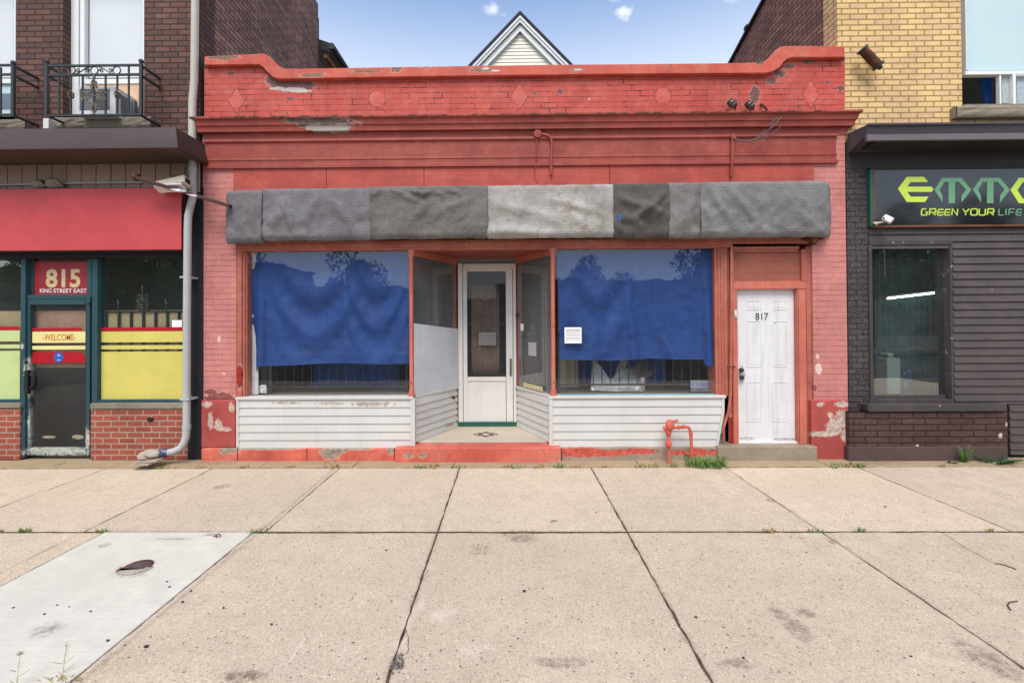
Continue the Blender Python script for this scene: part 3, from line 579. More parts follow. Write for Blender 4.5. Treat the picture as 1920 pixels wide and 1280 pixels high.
def ornament(pts):
    cx = sum(p[0] for p in pts)/len(pts); cy = sum(p[1] for p in pts)/len(pts)
    m = MB(); m.prism_px([(cx+(x-cx)*1.06, cy+(y-cy)*1.06) for x, y in pts], -.0009, .02); j = part(m, 'ornament', M['joint'])
    m = MB(); m.prism_px(pts, -.0018, .02); m.build('ornament_face', M['parapet_plain'], j, bevel=.002)
M['parapet_plain'] = paint('coral_paint', CORAL, var=.16, fade=lin(224, 138, 122))
octo = lambda cx, cy, r: [(cx + r*math.cos(R(22.5+45*i)), cy + r*math.sin(R(22.5+45*i))) for i in range(8)]
dia = lambda cx, cy, a, c: [(cx-a, cy), (cx, cy+c), (cx+a, cy), (cx, cy-c)]
for q in (dia(443, 189, 15, 24), octo(707, 186, 16), dia(974, 181, 16, 25), octo(1243, 179.5, 16), dia(1520, 177, 16, 26)): ornament(q)
# cornice and architrave, swept with mitred returns
def sweep(prof, xl, xr, yb=.1):
    m = MB(); vs = []; k = len(prof)
    for ring in range(4):
        for d, z in prof:
            vs.append([(xl-d, yb, z), (xl-d, -d, z), (xr+d, -d, z), (xr+d, yb, z)][ring])
    return m.add(vs, [(r*k+i, (r+1)*k+i, (r+1)*k+(i+1) % k, r*k+(i+1) % k) for r in range(3) for i in range(k)] + [tuple(range(k)), tuple(range(4*k-1, 3*k-1, -1))])
XL, XR = X(386, 0, 300), X(1586, 0, 300)
zc = lambda py, d: Z(py, -d, 990)
b = sweep([(-.05, zc(214, .0)), (.0, zc(213.5, .0)), (.125, zc(212.5, .125)), (.13, zc(214, .13)), (.125, zc(217, .125)), (.105, zc(219.5, .105)), (.095, zc(225, .095)), (.092, zc(229.5, .092)), (.078, zc(231, .078)), (.07, zc(236, .07)), (.068, zc(241.5, .068)), (.02, zc(242.5, .02)), (.012, zc(258, .012)), (-.05, zc(258, 0))], XL, XR); crn = part(b, 'cornice', M['trim'], smooth=25)
b = MB(); b.box(XL-.132, XR+.132, -.1325, .0, zc(215.5, .13), zc(212.2, .13)); b.build('drip_edge', M['drip'], crn, bevel=.002)
b = sweep([(-.05, zc(255, 0)), (.045, zc(256, .045)), (.048, zc(260, .048)), (.03, zc(262.5, .03)), (.022, zc(264, .022)), (.022, zc(292, .022)), (.03, zc(293.2, .03)), (.03, zc(295.5, .03)), (.022, zc(297, .022)), (.022, zc(303.5, .022)), (.04, zc(305, .04)), (.04, zc(310.5, .04)), (-.05, zc(312, 0))], X(390, 0, 290), X(1562, 0, 290)); part(b, 'architrave', M['trim'], smooth=25)
b = MB()
for x0, x1 in ((437, 612), (612, 795), (795, 1143), (1143, 1526)): b.box(X(x0+.4, -.012, 330), X(x1-.4, -.012, 330), -.012 - random.uniform(0, .003), .2, Z(362, 0), Z(310, 0))
part(b, 'frieze_board', M['frieze'], bevel=.002)
b = MB(); b.box(X(443, 0, 400), X(1523, 0, 400), .06, .3, Z(455, .06), Z(362, .06)+.02); part(b, 'awning_back_board', M['frieze'])
# head beam with mouldings under the awning
b = MB(); b.bx(444, 449, 1523, 459, -.035, .12); b.bx(446, 459.6, 1374, 463, -.015, .12); b.bx(450, 463.4, 1374, 467, .0, .12); part(b, 'head_beam', M['salmon'], bevel=.003)
# left jamb
b = MB(); b.bx(443.5, 459, 453, 745, .01, .3); b.bx(453.6, 463, 459, 745, .03, .3); b.bx(459.4, 466, 463.5, 742, .05, .3); part(b, 'window_jamb', M['salmon'], bevel=.003)
# right mullion boards
b = MB()
for x0, x1, d in ((1341, 1347, .05), (1347.5, 1353, .035), (1353.4, 1357, .015), (1357.5, 1365, .03), (1365.5, 1369, .045)): b.bx(x0, 461, x1, 828, d, .3)
part(b, 'window_jamb', M['salmon'], bevel=.003)
b = MB(); b.tube([pt(371, 462, 0)]*0 + [pt(1371.5, 460, -.005), pt(1371, 620, -.005), pt(1370, 740, -.005), pt(1366, 770, -.01), pt(1357, 800, -.01), pt(1353, 812, -.01)], .017, 8); part(b, 'conduit', M['salmon'], smooth=True)
b = MB(); b.bx(1365, 686, 1379, 689, -.024, .0); part(b, 'conduit_strap', M['rust'])
# entrance geometry (splayed glass between the front posts and the door)
FL, BL = Vector((X(772, .03, 780), .03)), Vector((X(857, .93, 780), .93))
FR, BR = Vector((X(1038, .03, 780), .03)), Vector((X(970, .93, 780), .93))
ZS = Z(742, 0)                       # sill height
ZF = Z(812, .5)                      # vestibule floor
ZH = Z(466, .03)                     # window head
def seg_frame(a, b_): d = (b_ - a); L = d.length; d.normalize(); return d, L
def wallbox(m, a, b_, off0, off1, z0, z1, e0=0, e1=0):   # box along a plan line, off = distances to the left of travel
    d, L = seg_frame(a, b_); n = Vector((-d.y, d.x)); p, q = a + d*e0, b_ - d*e1
    m.prism_xy([tuple(p+n*off0), tuple(q+n*off0), tuple(q+n*off1), tuple(p+n*off1)], z0, z1)
def lap(m, a, b_, z0, z1, n, front, cut=None):           # clapboards: bottom edge stands proud; front = +1/-1 side of travel
    d, L = seg_frame(a, b_); nn = Vector((-d.y, d.x))*front; h = (z1-z0)/n
    for i in range(n):
        za, zb = z0 + i*h, z0 + (i+1)*h - .004
        ea, eb = (cut(za), cut(zb)) if cut else (0, 0)
        A = [a + nn*.014, a + nn*.003, a - nn*.02]; vs = []
        for q, e in ((a, None), (b_, 1)):
            da, db = (0, 0) if e is None else (-ea, -eb)
            for (o, z, dd) in ((.016, za, da), (.016, za+.006, da), (.004, zb, db), (-.02, zb, db), (-.02, za, da)):
                p = q + nn*o + d*dd; vs.append((p.x, p.y, z))
        m.add(vs, [(0,1,6,5),(1,2,7,6),(2,3,8,7),(3,4,9,8),(4,0,5,9),(0,4,3,2,1),(5,6,7,8,9)])
BT, BB = Z(747, 0), Z(838.5, 0)
A0 = Vector((X(447, 0, 790), .0)); A1 = Vector((X(771, 0, 790), .0)); C0 = Vector((X(1036, 0, 790), .0)); C1 = Vector((X(1354, 0, 790), .0))
zcut0 = Z(770, 0)
cutf = lambda z: max(0.0, (zcut0 - z)/(zcut0 - BB)) * (12/144.0)
def bulk(x):
    return part(x, 'bulkhead_siding', M['white_siding'])
m = MB(); lap(m, A0, A1, BB, BT, 6, -1); L1 = bulk(m)
m = MB(); lap(m, C0, C1, BB, BT, 6, -1, cutf); L2 = bulk(m)
SL0, SL1 = Vector((X(777, .02, 790), .02)), BL
m = MB(); lap(m, SL0 + (SL1-SL0)*.02, SL1, ZF+.004, BT, 6, -1); L3 = bulk(m)
SR0, SR1 = Vector((X(1031, .02, 790), .02)), BR
m = MB(); lap(m, SR1, SR0 + (SR1-SR0)*.02, ZF+.004, BT, 6, -1); L4 = bulk(m)
m = MB(); m.bx(442.6, 746.5, 447.5, 838.5, -.022, .1); m.build('corner_trim', M['white_siding'], L1, bevel=.003)
m = MB(); m.bx(770, 746.5, 778, 838.5, -.024, .06); m.build('corner_trim', M['white_siding'], L1, bevel=.003)
m = MB(); m.bx(1029.5, 746.5, 1036.5, 836.5, -.024, .06); m.build('corner_trim', M['white_siding'], L2, bevel=.003)
m = MB(); m.prism_px([(1354, 747), (1358.5, 747), (1358.5, 770), (1347, 837), (1342.5, 837), (1354, 770)], -.022, .03); m.build('corner_trim', M['white_siding'], L2, bevel=.002)
m = MB(); m.bx(1358.5, 750, 1384, 838, .06, .3); part(m, 'rotten_corner_post', M['salmon'])
# backing walls of the bulkheads
m = MB(); m.prism_xy([(A0.x, .03), (A1.x, .03), (BL.x-.02, BL.y+.02), (BL.x-.02, 1.4), (A0.x, 1.4)], BB-.1, ZS-.012); m.prism_xy([(C0.x, .03), (C1.x+.1, .03), (C1.x+.1, 1.4), (BR.x+.02, 1.4), (BR.x+.02, BR.y+.02)], BB-.1, ZS-.012); part(m, 'display_floor', M['dark_floor'])
# sills
def sill(pts_front, name='window_sill', mat='white_sill'):
    m = MB(); m.prism_xy(pts_front, ZS-.035, ZS); return part(m, name, M[mat], bevel=.005)
sill([(X(441, -.03, 742), -.03), (X(774.5, -.03, 742), -.03), (FL.x+.03, FL.y+.02), (X(765, .12, 742), .14), (X(447, .12, 742), .14)])
sill([(X(1028.5, -.03, 742), -.03), (X(1362, -.03, 742), -.03), (X(1362, -.03, 742), .14), (FR.x-.02, .14), (FR.x-.03, FR.y+.02)])
dl = (BL-FL).normalized(); nl = Vector((dl.y, -dl.x)); dr = (BR-FR).normalized(); nr = Vector((-dr.y, dr.x))
sill([tuple(FL+nl*.035+dl*.03), tuple(BL+nl*.035), tuple(BL-nl*.08), tuple(FL-nl*.08+dl*.1)])
sill([tuple(BR+nr*.035), tuple(FR+nr*.035+dr*.03), tuple(FR-nr*.08+dr*.1), tuple(BR-nr*.08)])
m = MB(); m.box(X(1050, .1, 740), X(1338, .1, 740), .03, .1, ZS+.001, ZS+.006); part(m, 'sill_paint_band', plain('turquoise_sill_paint', lin(112, 190, 200), .5, var=.3, scale=14))
# posts with caps and bases
for P_ in (FL, FR):
    m = MB(); r = .027
    m.lathe([(r*1.7, 0), (r*1.7, .03), (r*1.2, .04), (r*1.35, .07), (r, .085), (r, .6), (r*.95, 1.2), (r, ZH-ZS-.12), (r*1.3, ZH-ZS-.11), (r*1.2, ZH-ZS-.07), (r*1.9, ZH-ZS-.03), (r*1.9, ZH-ZS)], (P_.x, P_.y, ZS), seg=14)
    part(m, 'window_post', M['salmon_flat'], smooth=True)
    for py in (612, 717): mm = MB(); mm.ball((P_.x, P_.y-.028, Z(py, 0)), (.008, .006, .012), 6, 4); part(mm, 'screw', M['rust'])
# rear door posts, transom rails over the splayed glass
for P_, s in ((BL, -1), (BR, 1)):
    m = MB(); m.box(P_.x-.05 if s < 0 else P_.x-.0, P_.x+.0 if s < 0 else P_.x+.05, P_.y-.03, P_.y+.1, ZS-.6 if False else ZF, ZH); part(m, 'door_post', M['trim'], bevel=.004)
ZB = Z(497, .93); 
for P0, P1, nn in ((FL, BL, nl), (FR, BR, nr)):
    m = MB(); a = P0; b2 = P1
    m.beam((a.x, a.y, ZH-.03), (b2.x, b2.y, ZH-.03), .05, .06); m.beam((a.x+nn.x*.02, a.y+nn.y*.02, ZH-.07), (b2.x+nn.x*.02, b2.y+nn.y*.02, ZH-.07), .02, .03); part(m, 'transom_rail', M['salmon_flat'], bevel=.004)
# glass
def pane(pts, z0, z1, mat='glass', name='window_glass', parent=shop, th=.006):
    m = MB(); a, b2 = Vector(pts[0]), Vector(pts[1]); wallbox(m, a, b2, 0, th, z0, z1); return part(m, name, M[mat], parent)
pane(((X(463, .06), .06), (FL.x, .06)), ZS, ZH-.0); pane(((FR.x, .06), (X(1341, .06), .06)), ZS, ZH)
pane((FL+dl*.03, BL-dl*.03), ZS, ZH-.06, 'glass_old'); pane((BR-dr*.03, FR+dr*.03), ZS, ZH-.06, 'glass_old')
# vestibule ceiling, floor with inlay, door
m = MB(); m.prism_xy([(FL.x-.1, .05), (FR.x+.1, .05), (BR.x+.2, 1.1), (BL.x-.2, 1.1)], ZH, ZH+.05); part(m, 'porch_ceiling', paint('brown_red_ceiling', lin(150, 72, 58), grain=(40, 1.5, 8)))
m = MB(); m.prism_xy([(FL.x-.02, .09), (FR.x+.02, .09), (BR.x+.03, 1.0), (BL.x-.03, 1.0)], ZF-.03, ZF); ves = part(m, 'porch_floor', M['terrazzo'], bevel=.006)
cx, cy = pt(911, 814, .0).x, 0; c = gp(911, 814, ZF); cx, cy = c.x, c.y; m = MB()
def star(pts, w=.012):
    for a, b2 in zip(pts, pts[1:]):
        a, b2 = Vector(a), Vector(b2); d = (b2-a).normalized(); n = Vector((-d.y, d.x))*w
        m.prism_xy([(cx+p.x, cy+p.y) for p in (a-n, b2-n, b2+n, a+n)], ZF, ZF+.0015 + random.uniform(0, .0006))
s = .125; hexa = [(s*math.cos(R(90+60*i)), s*math.sin(R(90+60*i))*1.2) for i in range(7)]
t1 = [hexa[0], hexa[2], hexa[4], hexa[0]]; t2 = [hexa[1], hexa[3], hexa[5], hexa[1]]; star(t1); star(t2); star([(-.17, .03), (-.1, 0), (-.17, -.03)]); star([(.17, .03), (.1, 0), (.17, -.03)])
m.build('star_inlay', M['inlay'], ves)
YD = .98
m = MB(); m.bx(859, 494, 867.5, 791, YD-.05, YD+.1); m.bx(962.5, 494, 968, 791, YD-.05, YD+.1); m.bx(868, 494, 962, 503.5, YD-.05, YD+.1); part(m, 'door_frame', M['white_alu'], bevel=.004)
m = MB(); m.bx(858, 791, 968, 803.5, YD-.06, YD+.1); part(m, 'door_sill', M['green_paint'], bevel=.004)
m = MB(); yf = YD-.03
m.bx(868.5, 504, 876, 790.5, yf, yf+.04); m.bx(949, 504, 961.5, 790.5, yf, yf+.04); m.bx(876.4, 504, 948.6, 508.5, yf, yf+.04); m.bx(876.4, 706.5, 948.6, 714.5, yf-.006, yf+.04); m.bx(876.4, 714.9, 948.6, 790.5, yf+.006, yf+.04)
door = part(m, 'storm_door', M['white_alu'], bevel=.003)
m = MB(); m.bx(876, 508, 949, 707, yf+.02, yf+.026); m.build('door_glass', M['glass_door'], door)
m = MB(); m.bx(876, 606.8, 949, 608.2, yf+.03, yf+.034); m.build('mid_rail', M['grey_metal'], door)
m = MB(); m.bx(955.5, 672, 960, 704, yf-.012, yf); m.tube([pt(957, 688, yf-.012), pt(957, 688, yf-.05), pt(956, 700, yf-.055)], .008, 8); m.build('handle', M['grey_metal'], door, smooth=True)
m = MB()
for py in (520, 570, 625, 690, 760): m.ball(pt(864, py, YD-.052), .006, 6, 4)
m.build('screws', M['rust'], door) if False else None
m = MB(); m.bx(866, 496, 952, 706, YD+.09, YD+.13); idoor = part(m, 'inner_door', plain('dark_inner_door', lin(42, 42, 48), .6))
m = MB(); m.grid(lambda u, v: (X(884+52*u, YD+.07), YD+.072 + .008*math.sin(u*34) , Z(702 - 168*v, YD+.07)), 60, 6); m.build('door_curtain', M['curtain_brown'], idoor, smooth=True, solid=.002)
m = MB(); c = pt(970, 591, .9); m.ring((c.x, .88, c.z), .022, .007, 14); m.ball((c.x, .89, c.z), .012, 8, 5); part(m, 'doorbell', M['rust'], smooth=True)
m = MB(); c = pt(847, 742, .80); m.lathe([(.012, -.02), (.022, 0), (.02, .03), (.0, .035)], (c.x+.02, c.y-.0, c.z-.02), (.9, -.43, 0)); part(m, 'sill_knob', M['rust'], smooth=True)
# side door 817
m = MB(); m.bx(1372.5, 462, 1499, 467, .0, .2); m.bx(1376, 467.4, 1497, 472, .02, .2); m.bx(1372.5, 467.4, 1375.6, 527, .01, .2); m.bx(1503, 467.4, 1512.5, 527, .015, .2); m.bx(1513, 462, 1523, 838, .03, .3); part(m, 'door_surround', M['salmon'], bevel=.003)
m = MB(); m.bx(1375, 472, 1503.5, 528, .05, .2); part(m, 'transom_panel', M['door_panel_brown'])
m = MB(); m.bx(1374.5, 527, 1512.6, 541.5, .02, .2); m.bx(1374.5, 542, 1383.5, 837, .022, .2); m.bx(1497, 542, 1512.6, 832, .022, .1); m.bx(1496.2, 542, 1499, 834, .022, .2); part(m, 'door_casing', M['salmon_flat'], bevel=.004)
YE = .1
m = MB(); m.bx(1383.6, 541.6, 1497, 828, YE, YE+.045); d817 = part(m, 'side_door', M['white_door'], bevel=.003)
m = MB()
def panel_ring(x0, y0, x1, y1):
    for (a, b2, c2, d2) in ((x0, y0, x1, y0+2), (x0, y1-2, x1, y1), (x0, y0+2.2, x0+2, y1-2.2), (x1-2, y0+2.2, x1, y1-2.2)): m.bx(a, b2, c2, d2, YE-.006, YE+.002)
    m.bx(x0+4.5, y0+4.5, x1-4.5, y1-4.5, YE-.005, YE+.002)
for x0, x1 in ((1400, 1428), (1449, 1476)):
    for y0, y1 in ((563, 581), (601, 688), (715, 790)): panel_ring(x0, y0, x1, y1)
m.build('raised_panel', M['white_door'], d817, bevel=.002)
for px, py in ((1386.5, 693), (1387.5, 707)):
    m = MB(); c = pt(px, py, YE); m.lathe([(.012, 0), (.011, .03), (.03, .04), (.033, .055), (.026, .068), (0, .072)], c, (0, -1, 0), 12); m.build('knob', M['black_metal'], d817, smooth=True)
m = text_mb('817', 1416.5, 586.5, 1440, 600, YE-.001, .004, .0); m.build('house_number', plain('dark_grey_numerals', lin(60, 60, 66), .5), d817)
m = MB(); m.bx(1383.6, 828.3, 1499, 837.5, .05, .2); part(m, 'threshold', M['white_alu'], bevel=.004)
m = MB(); m.bx(1377.5, 581, 1382, 595, .008, .03); part(m, 'bell_push', M['white_alu'], bevel=.002)
m = MB(); m.ball(pt(1379.5, 592, .008), (.008, .006, .008), 8, 5); part(m, 'bell_button', M['rust'], smooth=True)
# hollow body: side walls, back, roof, inner ceiling and back wall of the shop
m = MB(); xl, xr = X(381, 0, 500), X(1586, 0, 500); zr = Z(150, .3)
m.box(xl, xl+.3, .35, 9, -.05, zr); m.box(xr-.3, xr, .35, 9, -.05, zr); m.box(xl+.3, xr-.3, 8.7, 9, -.05, zr); part(m, 'body_wall', M['side_brick'])
m = MB(); m.box(xl+.3, xr-.3, .3, 8.7, ZH+.08, ZH+.12); m.box(xl+.3, xr-.3, 3.0, 3.05, -.04, ZH+.079); m.box(X(1346, .5), X(1346, .5)+.04, .3, 3.0, -.04, ZH+.079); m.box(xl+.3, xr-.3, 1.4, 3.0, .1, ZF-.04); part(m, 'inner_partition', M['dark_void'])
m = MB(); m.box(xl, xr, .33, 9, zr-.4, zr-.35); part(m, 'roof', M['shingle'])
m = MB(); m.box(BL.x-.6, BL.x-.05, 1.08, 1.12, ZF, ZH); m.box(BR.x+.05, BR.x+.6, 1.08, 1.12, ZF, ZH); m.box(BL.x-.04, BR.x+.04, .95, 1.12, Z(493, .95), ZH+.02); part(m, 'entry_wall', plain('grey_inner_plaster', lin(128, 130, 134), .8))
# fixtures on the frieze
m = MB(); c = pt(1008, 251, -.06); m.lathe([(.052, .05), (.055, 0), (.05, -.012), (0, -.014)], (c.x, -.06, c.z), (0, 1, 0), 18); m.ball((c.x-.068, -.05, c.z+.01), .012, 6, 4)
m.tube([pt(1016, 252, -.05), pt(1026, 253, -.06), pt(1032, 258, -.06), pt(1034.5, 267, -.06), pt(1034, 300, -.055), pt(1033, 327, -.05)], [.017]*6, 10)
m.tube([pt(1006, 262, -.06), pt(1005.5, 300, -.052), pt(1002, 318, -.02), pt(1003, 335, -.016), pt(1010, 345, -.016)], .006, 6)
tag(m.build('pipe_fitting', M['trim'], origin=pt(1008, 260, -.06), smooth=True), 'red painted round pipe cap with bent spout below the cornice', 'pipe fitting')
m = MB(); m.tube([pt(1374, 254, -.05), pt(1374, 262, -.06), pt(1373, 300, -.06), pt(1371, 330, -.045)], [.03, .022, .02, .02], 10); m.lathe([(.034, -.02), (.036, .02), (.02, .04)], pt(1375, 258, -.06), (0, 0, 1), 10)
tag(m.build('cable_conduit', M['trim'], origin=pt(1373, 300, -.06), smooth=True), 'red painted vertical conduit end where the loose cables enter', 'conduit')
m = MB()
m.tube([pt(1376, 260, -.09), pt(1385, 264, -.12), pt(1402, 266, -.14), pt(1420, 259, -.15), pt(1440, 246, -.15), pt(1455, 232, -.14), pt(1466, 218, -.14)], .009, 6)
m.tube([pt(1376, 259, -.08), pt(1395, 266, -.13), pt(1415, 263, -.15), pt(1432, 256, -.15), pt(1444, 240, -.16), pt(1457, 220, -.14)], .005, 6)
m.tube([pt(1400, 265, -.14), pt(1430, 262, -.16), pt(1452, 248, -.17), pt(1464, 238, -.17)], .005, 6); m.tube([pt(1420, 259, -.15), pt(1428, 250, -.16), pt(1435, 242, -.16)], .004, 5); m.tube([pt(1442, 236, -.15), pt(1452, 222, -.15)], .004, 5)
tag(m.build('loose_cable', M['wire'], origin=pt(1400, 266, -.14), smooth=True), 'bundle of loose black and grey cables drooping under the cornice', 'cable')
for px, py, lab in ((1372, 194, 'dark ribbed insulator on bent pin, left one above the cornice'), (1405, 197, 'dark ribbed insulator on bent pin below the bare parapet patch')):
    c = pt(px, py, -.09); t_ = thing('insulator', lab, 'insulator', c, 'insulators above the cornice'); ax = Vector((.45, -.35, -.75))
    m = MB(); m.lathe([(.018, -.05), (.04, -.045), (.045, -.03), (.034, -.02), (.034, -.012), (.05, -.004), (.05, .01), (.036, .018), (.03, .035), (.046, .045), (.04, .06), (0, .062)], c, ax, 12); m.build('insulator_body', M['ceramic'], t_, smooth=True)
    m = MB(); m.tube([c + ax*.05, c + Vector((.045, -.02, -.055)), c + Vector((.05, .03, -.085)), c + Vector((.05, .12, -.09))], .009, 6); m.build('pin', M['rust'], t_, smooth=True)
m = MB(); m.tube([pt(1427, 196, .0), pt(1429, 197, -.07), pt(1433, 200, -.1), pt(1438, 206, -.1), pt(1438.5, 210, -.09)], [.014, .016, .016, .012, .008], 8)
tag(m.build('iron_hook', M['rust'], origin=pt(1432, 200, -.08), smooth=True), 'rusty bent iron hook beside the two insulators', 'hook')

# ------------------------------------------------------------------ awning and the carpets over it
aw = thing('rolled_awning', 'brown rolled-up awning under grey carpets with a bare arm sticking out left', 'awning', tuple(pt(990, 400, -.1)))
m = MB(); m.bx(430, 358, 1540, 436, -.15, .055); m.build('awning_case', M['rust_wood'], aw, bevel=.01)
m = MB(); p1, p0 = pt(432, 386.5, -.24), pt(254, 333, -.42); m.beam(p0, p1, .04, .085, (0, 1, 0)); m.build('awning_arm', M['arm_brown'], aw, bevel=.004)
m = MB(); m.tube([p0 + Vector((-.02, 0, .02)), p0 + Vector((.03, 0, -.005))], .05, 8); m.build('arm_cap', M['rust'], aw, bevel=.006)
m = MB(); m.prism_px([(1508, 448), (1556, 432), (1546, 446), (1534, 452), (1531, 458), (1525, 459), (1523, 452)], -.1, -.02); m.build('bracket', M['rust'], aw, bevel=.004)
YF = -.19
def carpet_piece(x0, x1, yt, yb, mat, lab, seed, lift=0.0, wr=.012, folds=None, wrap=0, mat_edge=.003):
    a, b2 = X(x0, YF, 400), X(x1, YF, 400); zt0 = lambda x: None
    mid = (x0+x1)/2; zt = Z(yt, YF, mid); zb = Z(yb, YF, mid); W_ = b2-a; H = zt-zb
    slope = -.0125 if wrap != 9 else 0
    prof = [(-.015, .012), (-.10, .010), (YF+.03, .004), (YF+.008, -.012), (YF, -.04)]
    nu, nv = max(14, int(W_/.013)), 60
    def fn(u, v):
        x = a + W_*u
        if v < .2:
            t = v/.2*4; i = min(3, int(t)); f = t-i; y = prof[i][0]*(1-f)+prof[i+1][0]*f; z = zt + prof[i][1]*(1-f)+prof[i+1][1]*f; k = .3*v/.2
        else:
            f = (v-.2)/.8; z = zt - .04 - (H-.04)*f; y = YF; k = .3 + .7*min(1, f*2)
            if f > .88: y += ((f-.88)/.12)**2*.05
        n1 = mnoise.noise(Vector((x*2.6, z*2.6, seed*5.3))); n2 = mnoise.noise(Vector((x*9, z*9, seed*3.1))); n3 = mnoise.noise(Vector((x*30, z*30, seed)))
        rg = (1-abs(mnoise.noise(Vector((x*2.2+z*1.4, z*2.6-x*.6, seed*7.7)))))**7 + .7*(1-abs(mnoise.noise(Vector((x*4.1-z*2.4, z*3.2, seed*2.9)))))**8
        d = wr*(n1*3.0 + n2*1.8 + rg*1.1)*k*.8 + .003*n3
        if folds: d += 2.5*folds(u, max(0, (v-.2)/.8))*k
        y += -lift - d
        z += .008*mnoise.noise(Vector((x*7, seed, 0)))*(1 if v > .85 or v < .12 else 0) + .007*mnoise.noise(Vector((x*40, seed, 3)))*(1 if v > .97 or v < .2 else 0) + .008*mnoise.noise(Vector((x*95, seed, 8)))*(1 if v > .97 else 0)
        z += (x - (a+b2)/2) * .004
        x += .006*mnoise.noise(Vector((z*14, seed*2, 9)))*(1 if u < .02 or u > .98 else 0)
        if wrap == -1 and u < .5: q = 1-u*2; x += .0; y += q*q*q*.09
        if wrap == 1 and u > .86: q = (u-.86)/.14; y += q*q*.13; x -= q*q*.006
        return (x, y, z)
    m = MB(); m.grid(fn, nu, nv)
    return tag(m.build('carpet', mat, origin=((a+b2)/2, YF, zb), solid=.014, smooth=70, recalc=False), lab, 'carpet', 'carpet pieces draped over the awning')
def dia_folds(cs):
    def f(u, v):
        s = 0
        for (u0, v0, u1, v1, amp, wd) in cs:
            dx, dy = u1-u0, v1-v0; t = max(0, min(1, ((u-u0)*dx+(v-v0)*dy)/(dx*dx+dy*dy))); e = ((u-u0-dx*t)**2 + ((v-v0-dy*t)*.6)**2)
            s += amp*math.exp(-e/(wd*wd))*(.4+.6*math.sin(math.pi*min(1, t+.15)))
        return s
    return f
carpet_piece(418, 493, 357.5, 455, M['c_dark'], 'dark grey carpet end piece at far left, hanging lower than the rest', 1, .012, .012, wrap=-1)
carpet_piece(492, 695, 354, 450, M['c_grey'], 'long purplish grey carpet second from left, wider than the end piece', 2, .004, .01, dia_folds([(.18, .05, .32, .95, .018, .04), (.5, .1, .36, .9, .014, .04), (.62, .1, .85, .8, .014, .05), (.2, .2, .05, .95, .012, .05)]))
carpet_piece(694, 915, 350, 447, M['c_brown'], 'brownish grey carpet with sagging scalloped folds along its top edge', 3, .01, .011, dia_folds([(.08, .0, .0, .16, .03, .035), (.2, .0, .32, .12, .03, .03), (.36, .02, .46, .1, .04, .03), (.46, .1, .53, .0, .04, .03), (.58, .06, .62, .14, .025, .03), (.68, .02, .76, .1, .035, .03), (.25, .1, .45, .3, .016, .04), (.52, .25, .3, .75, .016, .05), (.85, .2, .6, .45, .014, .05)]))
carpet_piece(914, 1151, 347.5, 445, M['c_light'], 'palest grey carpet backing with brown stains in the middle of the awning', 4, .002, .009, dia_folds([(.5, .2, .9, .55, .016, .05), (.1, .3, .5, .6, .014, .06), (.75, .75, .62, .45, .014, .05), (.05, .85, .5, .95, .018, .06)]))
carpet_piece(1150, 1254, 345, 446, M['c_dark2'], 'darkest matted carpet with a puckered fold and a blue fleck', 5, .012, .015, dia_folds([(.1, .2, .6, .45, .03, .06), (.9, .15, .6, .45, .03, .06), (.6, .45, .4, .6, .03, .05), (.6, .4, .95, .55, .025, .06), (.2, .6, .5, .75, .02, .06), (.05, .75, .15, .95, .02, .06)]))
carpet_piece(1253, 1314, 343, 446, M['c_mid'], 'narrow grey-beige carpet strip between the darkest and the widest pieces', 6, .003, .014, dia_folds([(.8, .3, .1, .9, .018, .12)]))
carpet_piece(1313, 1569, 341, 444, M['c_mid2'], 'widest ash grey carpet at the right end with swooping folds', 7, .008, .012, dia_folds([(.06, .05, .25, .85, .022, .035), (.2, .02, .45, .85, .022, .04), (.03, .4, .1, .9, .016, .03), (.7, .1, .8, .8, .01, .06)]), wrap=1)
m = MB(); m.prism_px([(1158, 403), (1163, 400), (1165, 410), (1160, 413)], YF-.045, YF-.03); tag(m.build('paint_fleck', M['sticker_blue'], origin=pt(1161, 407, YF-.04)), 'small bright blue fleck stuck on the darkest carpet', 'fleck')

# ------------------------------------------------------------------ behind the shop glass
def sheet(name, x0, x1, yt, yb, y, foldfn, lab, edge=None):
    a, b2 = X(x0, y, 570), X(x1, y, 570); zt, zb = Z(yt, y), Z(yb, y)
    def fn(u, v):
        x = a+(b2-a)*u; z = zt+(zb-zt)*v; d, dx, dz = foldfn(u, v)
        return (x+dx, y - d, z+dz)
    m = MB(); m.grid(fn, 130, 100); return tag(m.build(name, M['blue_cloth'], origin=((a+b2)/2, y, zb), smooth=80, recalc=False), lab, 'sheet', 'blue sheets hung inside the shop windows')
def swag(u, v, cs):
    d = 0
    for u0, w, k, amp, ph, fr in cs:
        q = (u-u0)/w; e = math.exp(-q*q*1.1) * min(1, v*2.2) ; t = v - .28 + k*q*q*.45
        d += amp*e*(math.sin(2*math.pi*fr*t+ph))*(.55+.45*math.sin(3.1*t+1)) 
    return d
def fold_left(u, v):
    d = swag(u, v, [(.42, .26, 1.0, .020, 0, 2.6), (.80, .19, 1.0, .016, 1, 2.9)]) + .006*mnoise.noise(Vector((u*5, v*4, 2))) + .0035*mnoise.noise(Vector((u*16, v*13, 5)))
    dx = 0
    if u < .12: q = 1-u/.12; d += .03*math.sin(q*6)*v; dx = q*(.03 if v < .15 else .0) + q*(-.0)
    if u < .12 and v < .35: dx += (1-u/.12)*.10*(1-v/.35)
    dz = -.012*math.sin(u*9) - (.03 if u < .06 else 0)*v - .06*v*math.exp(-((u-.02)/.05)**2)
    dz += .02*v*(u-.5)
    return d*2.1, dx, dz
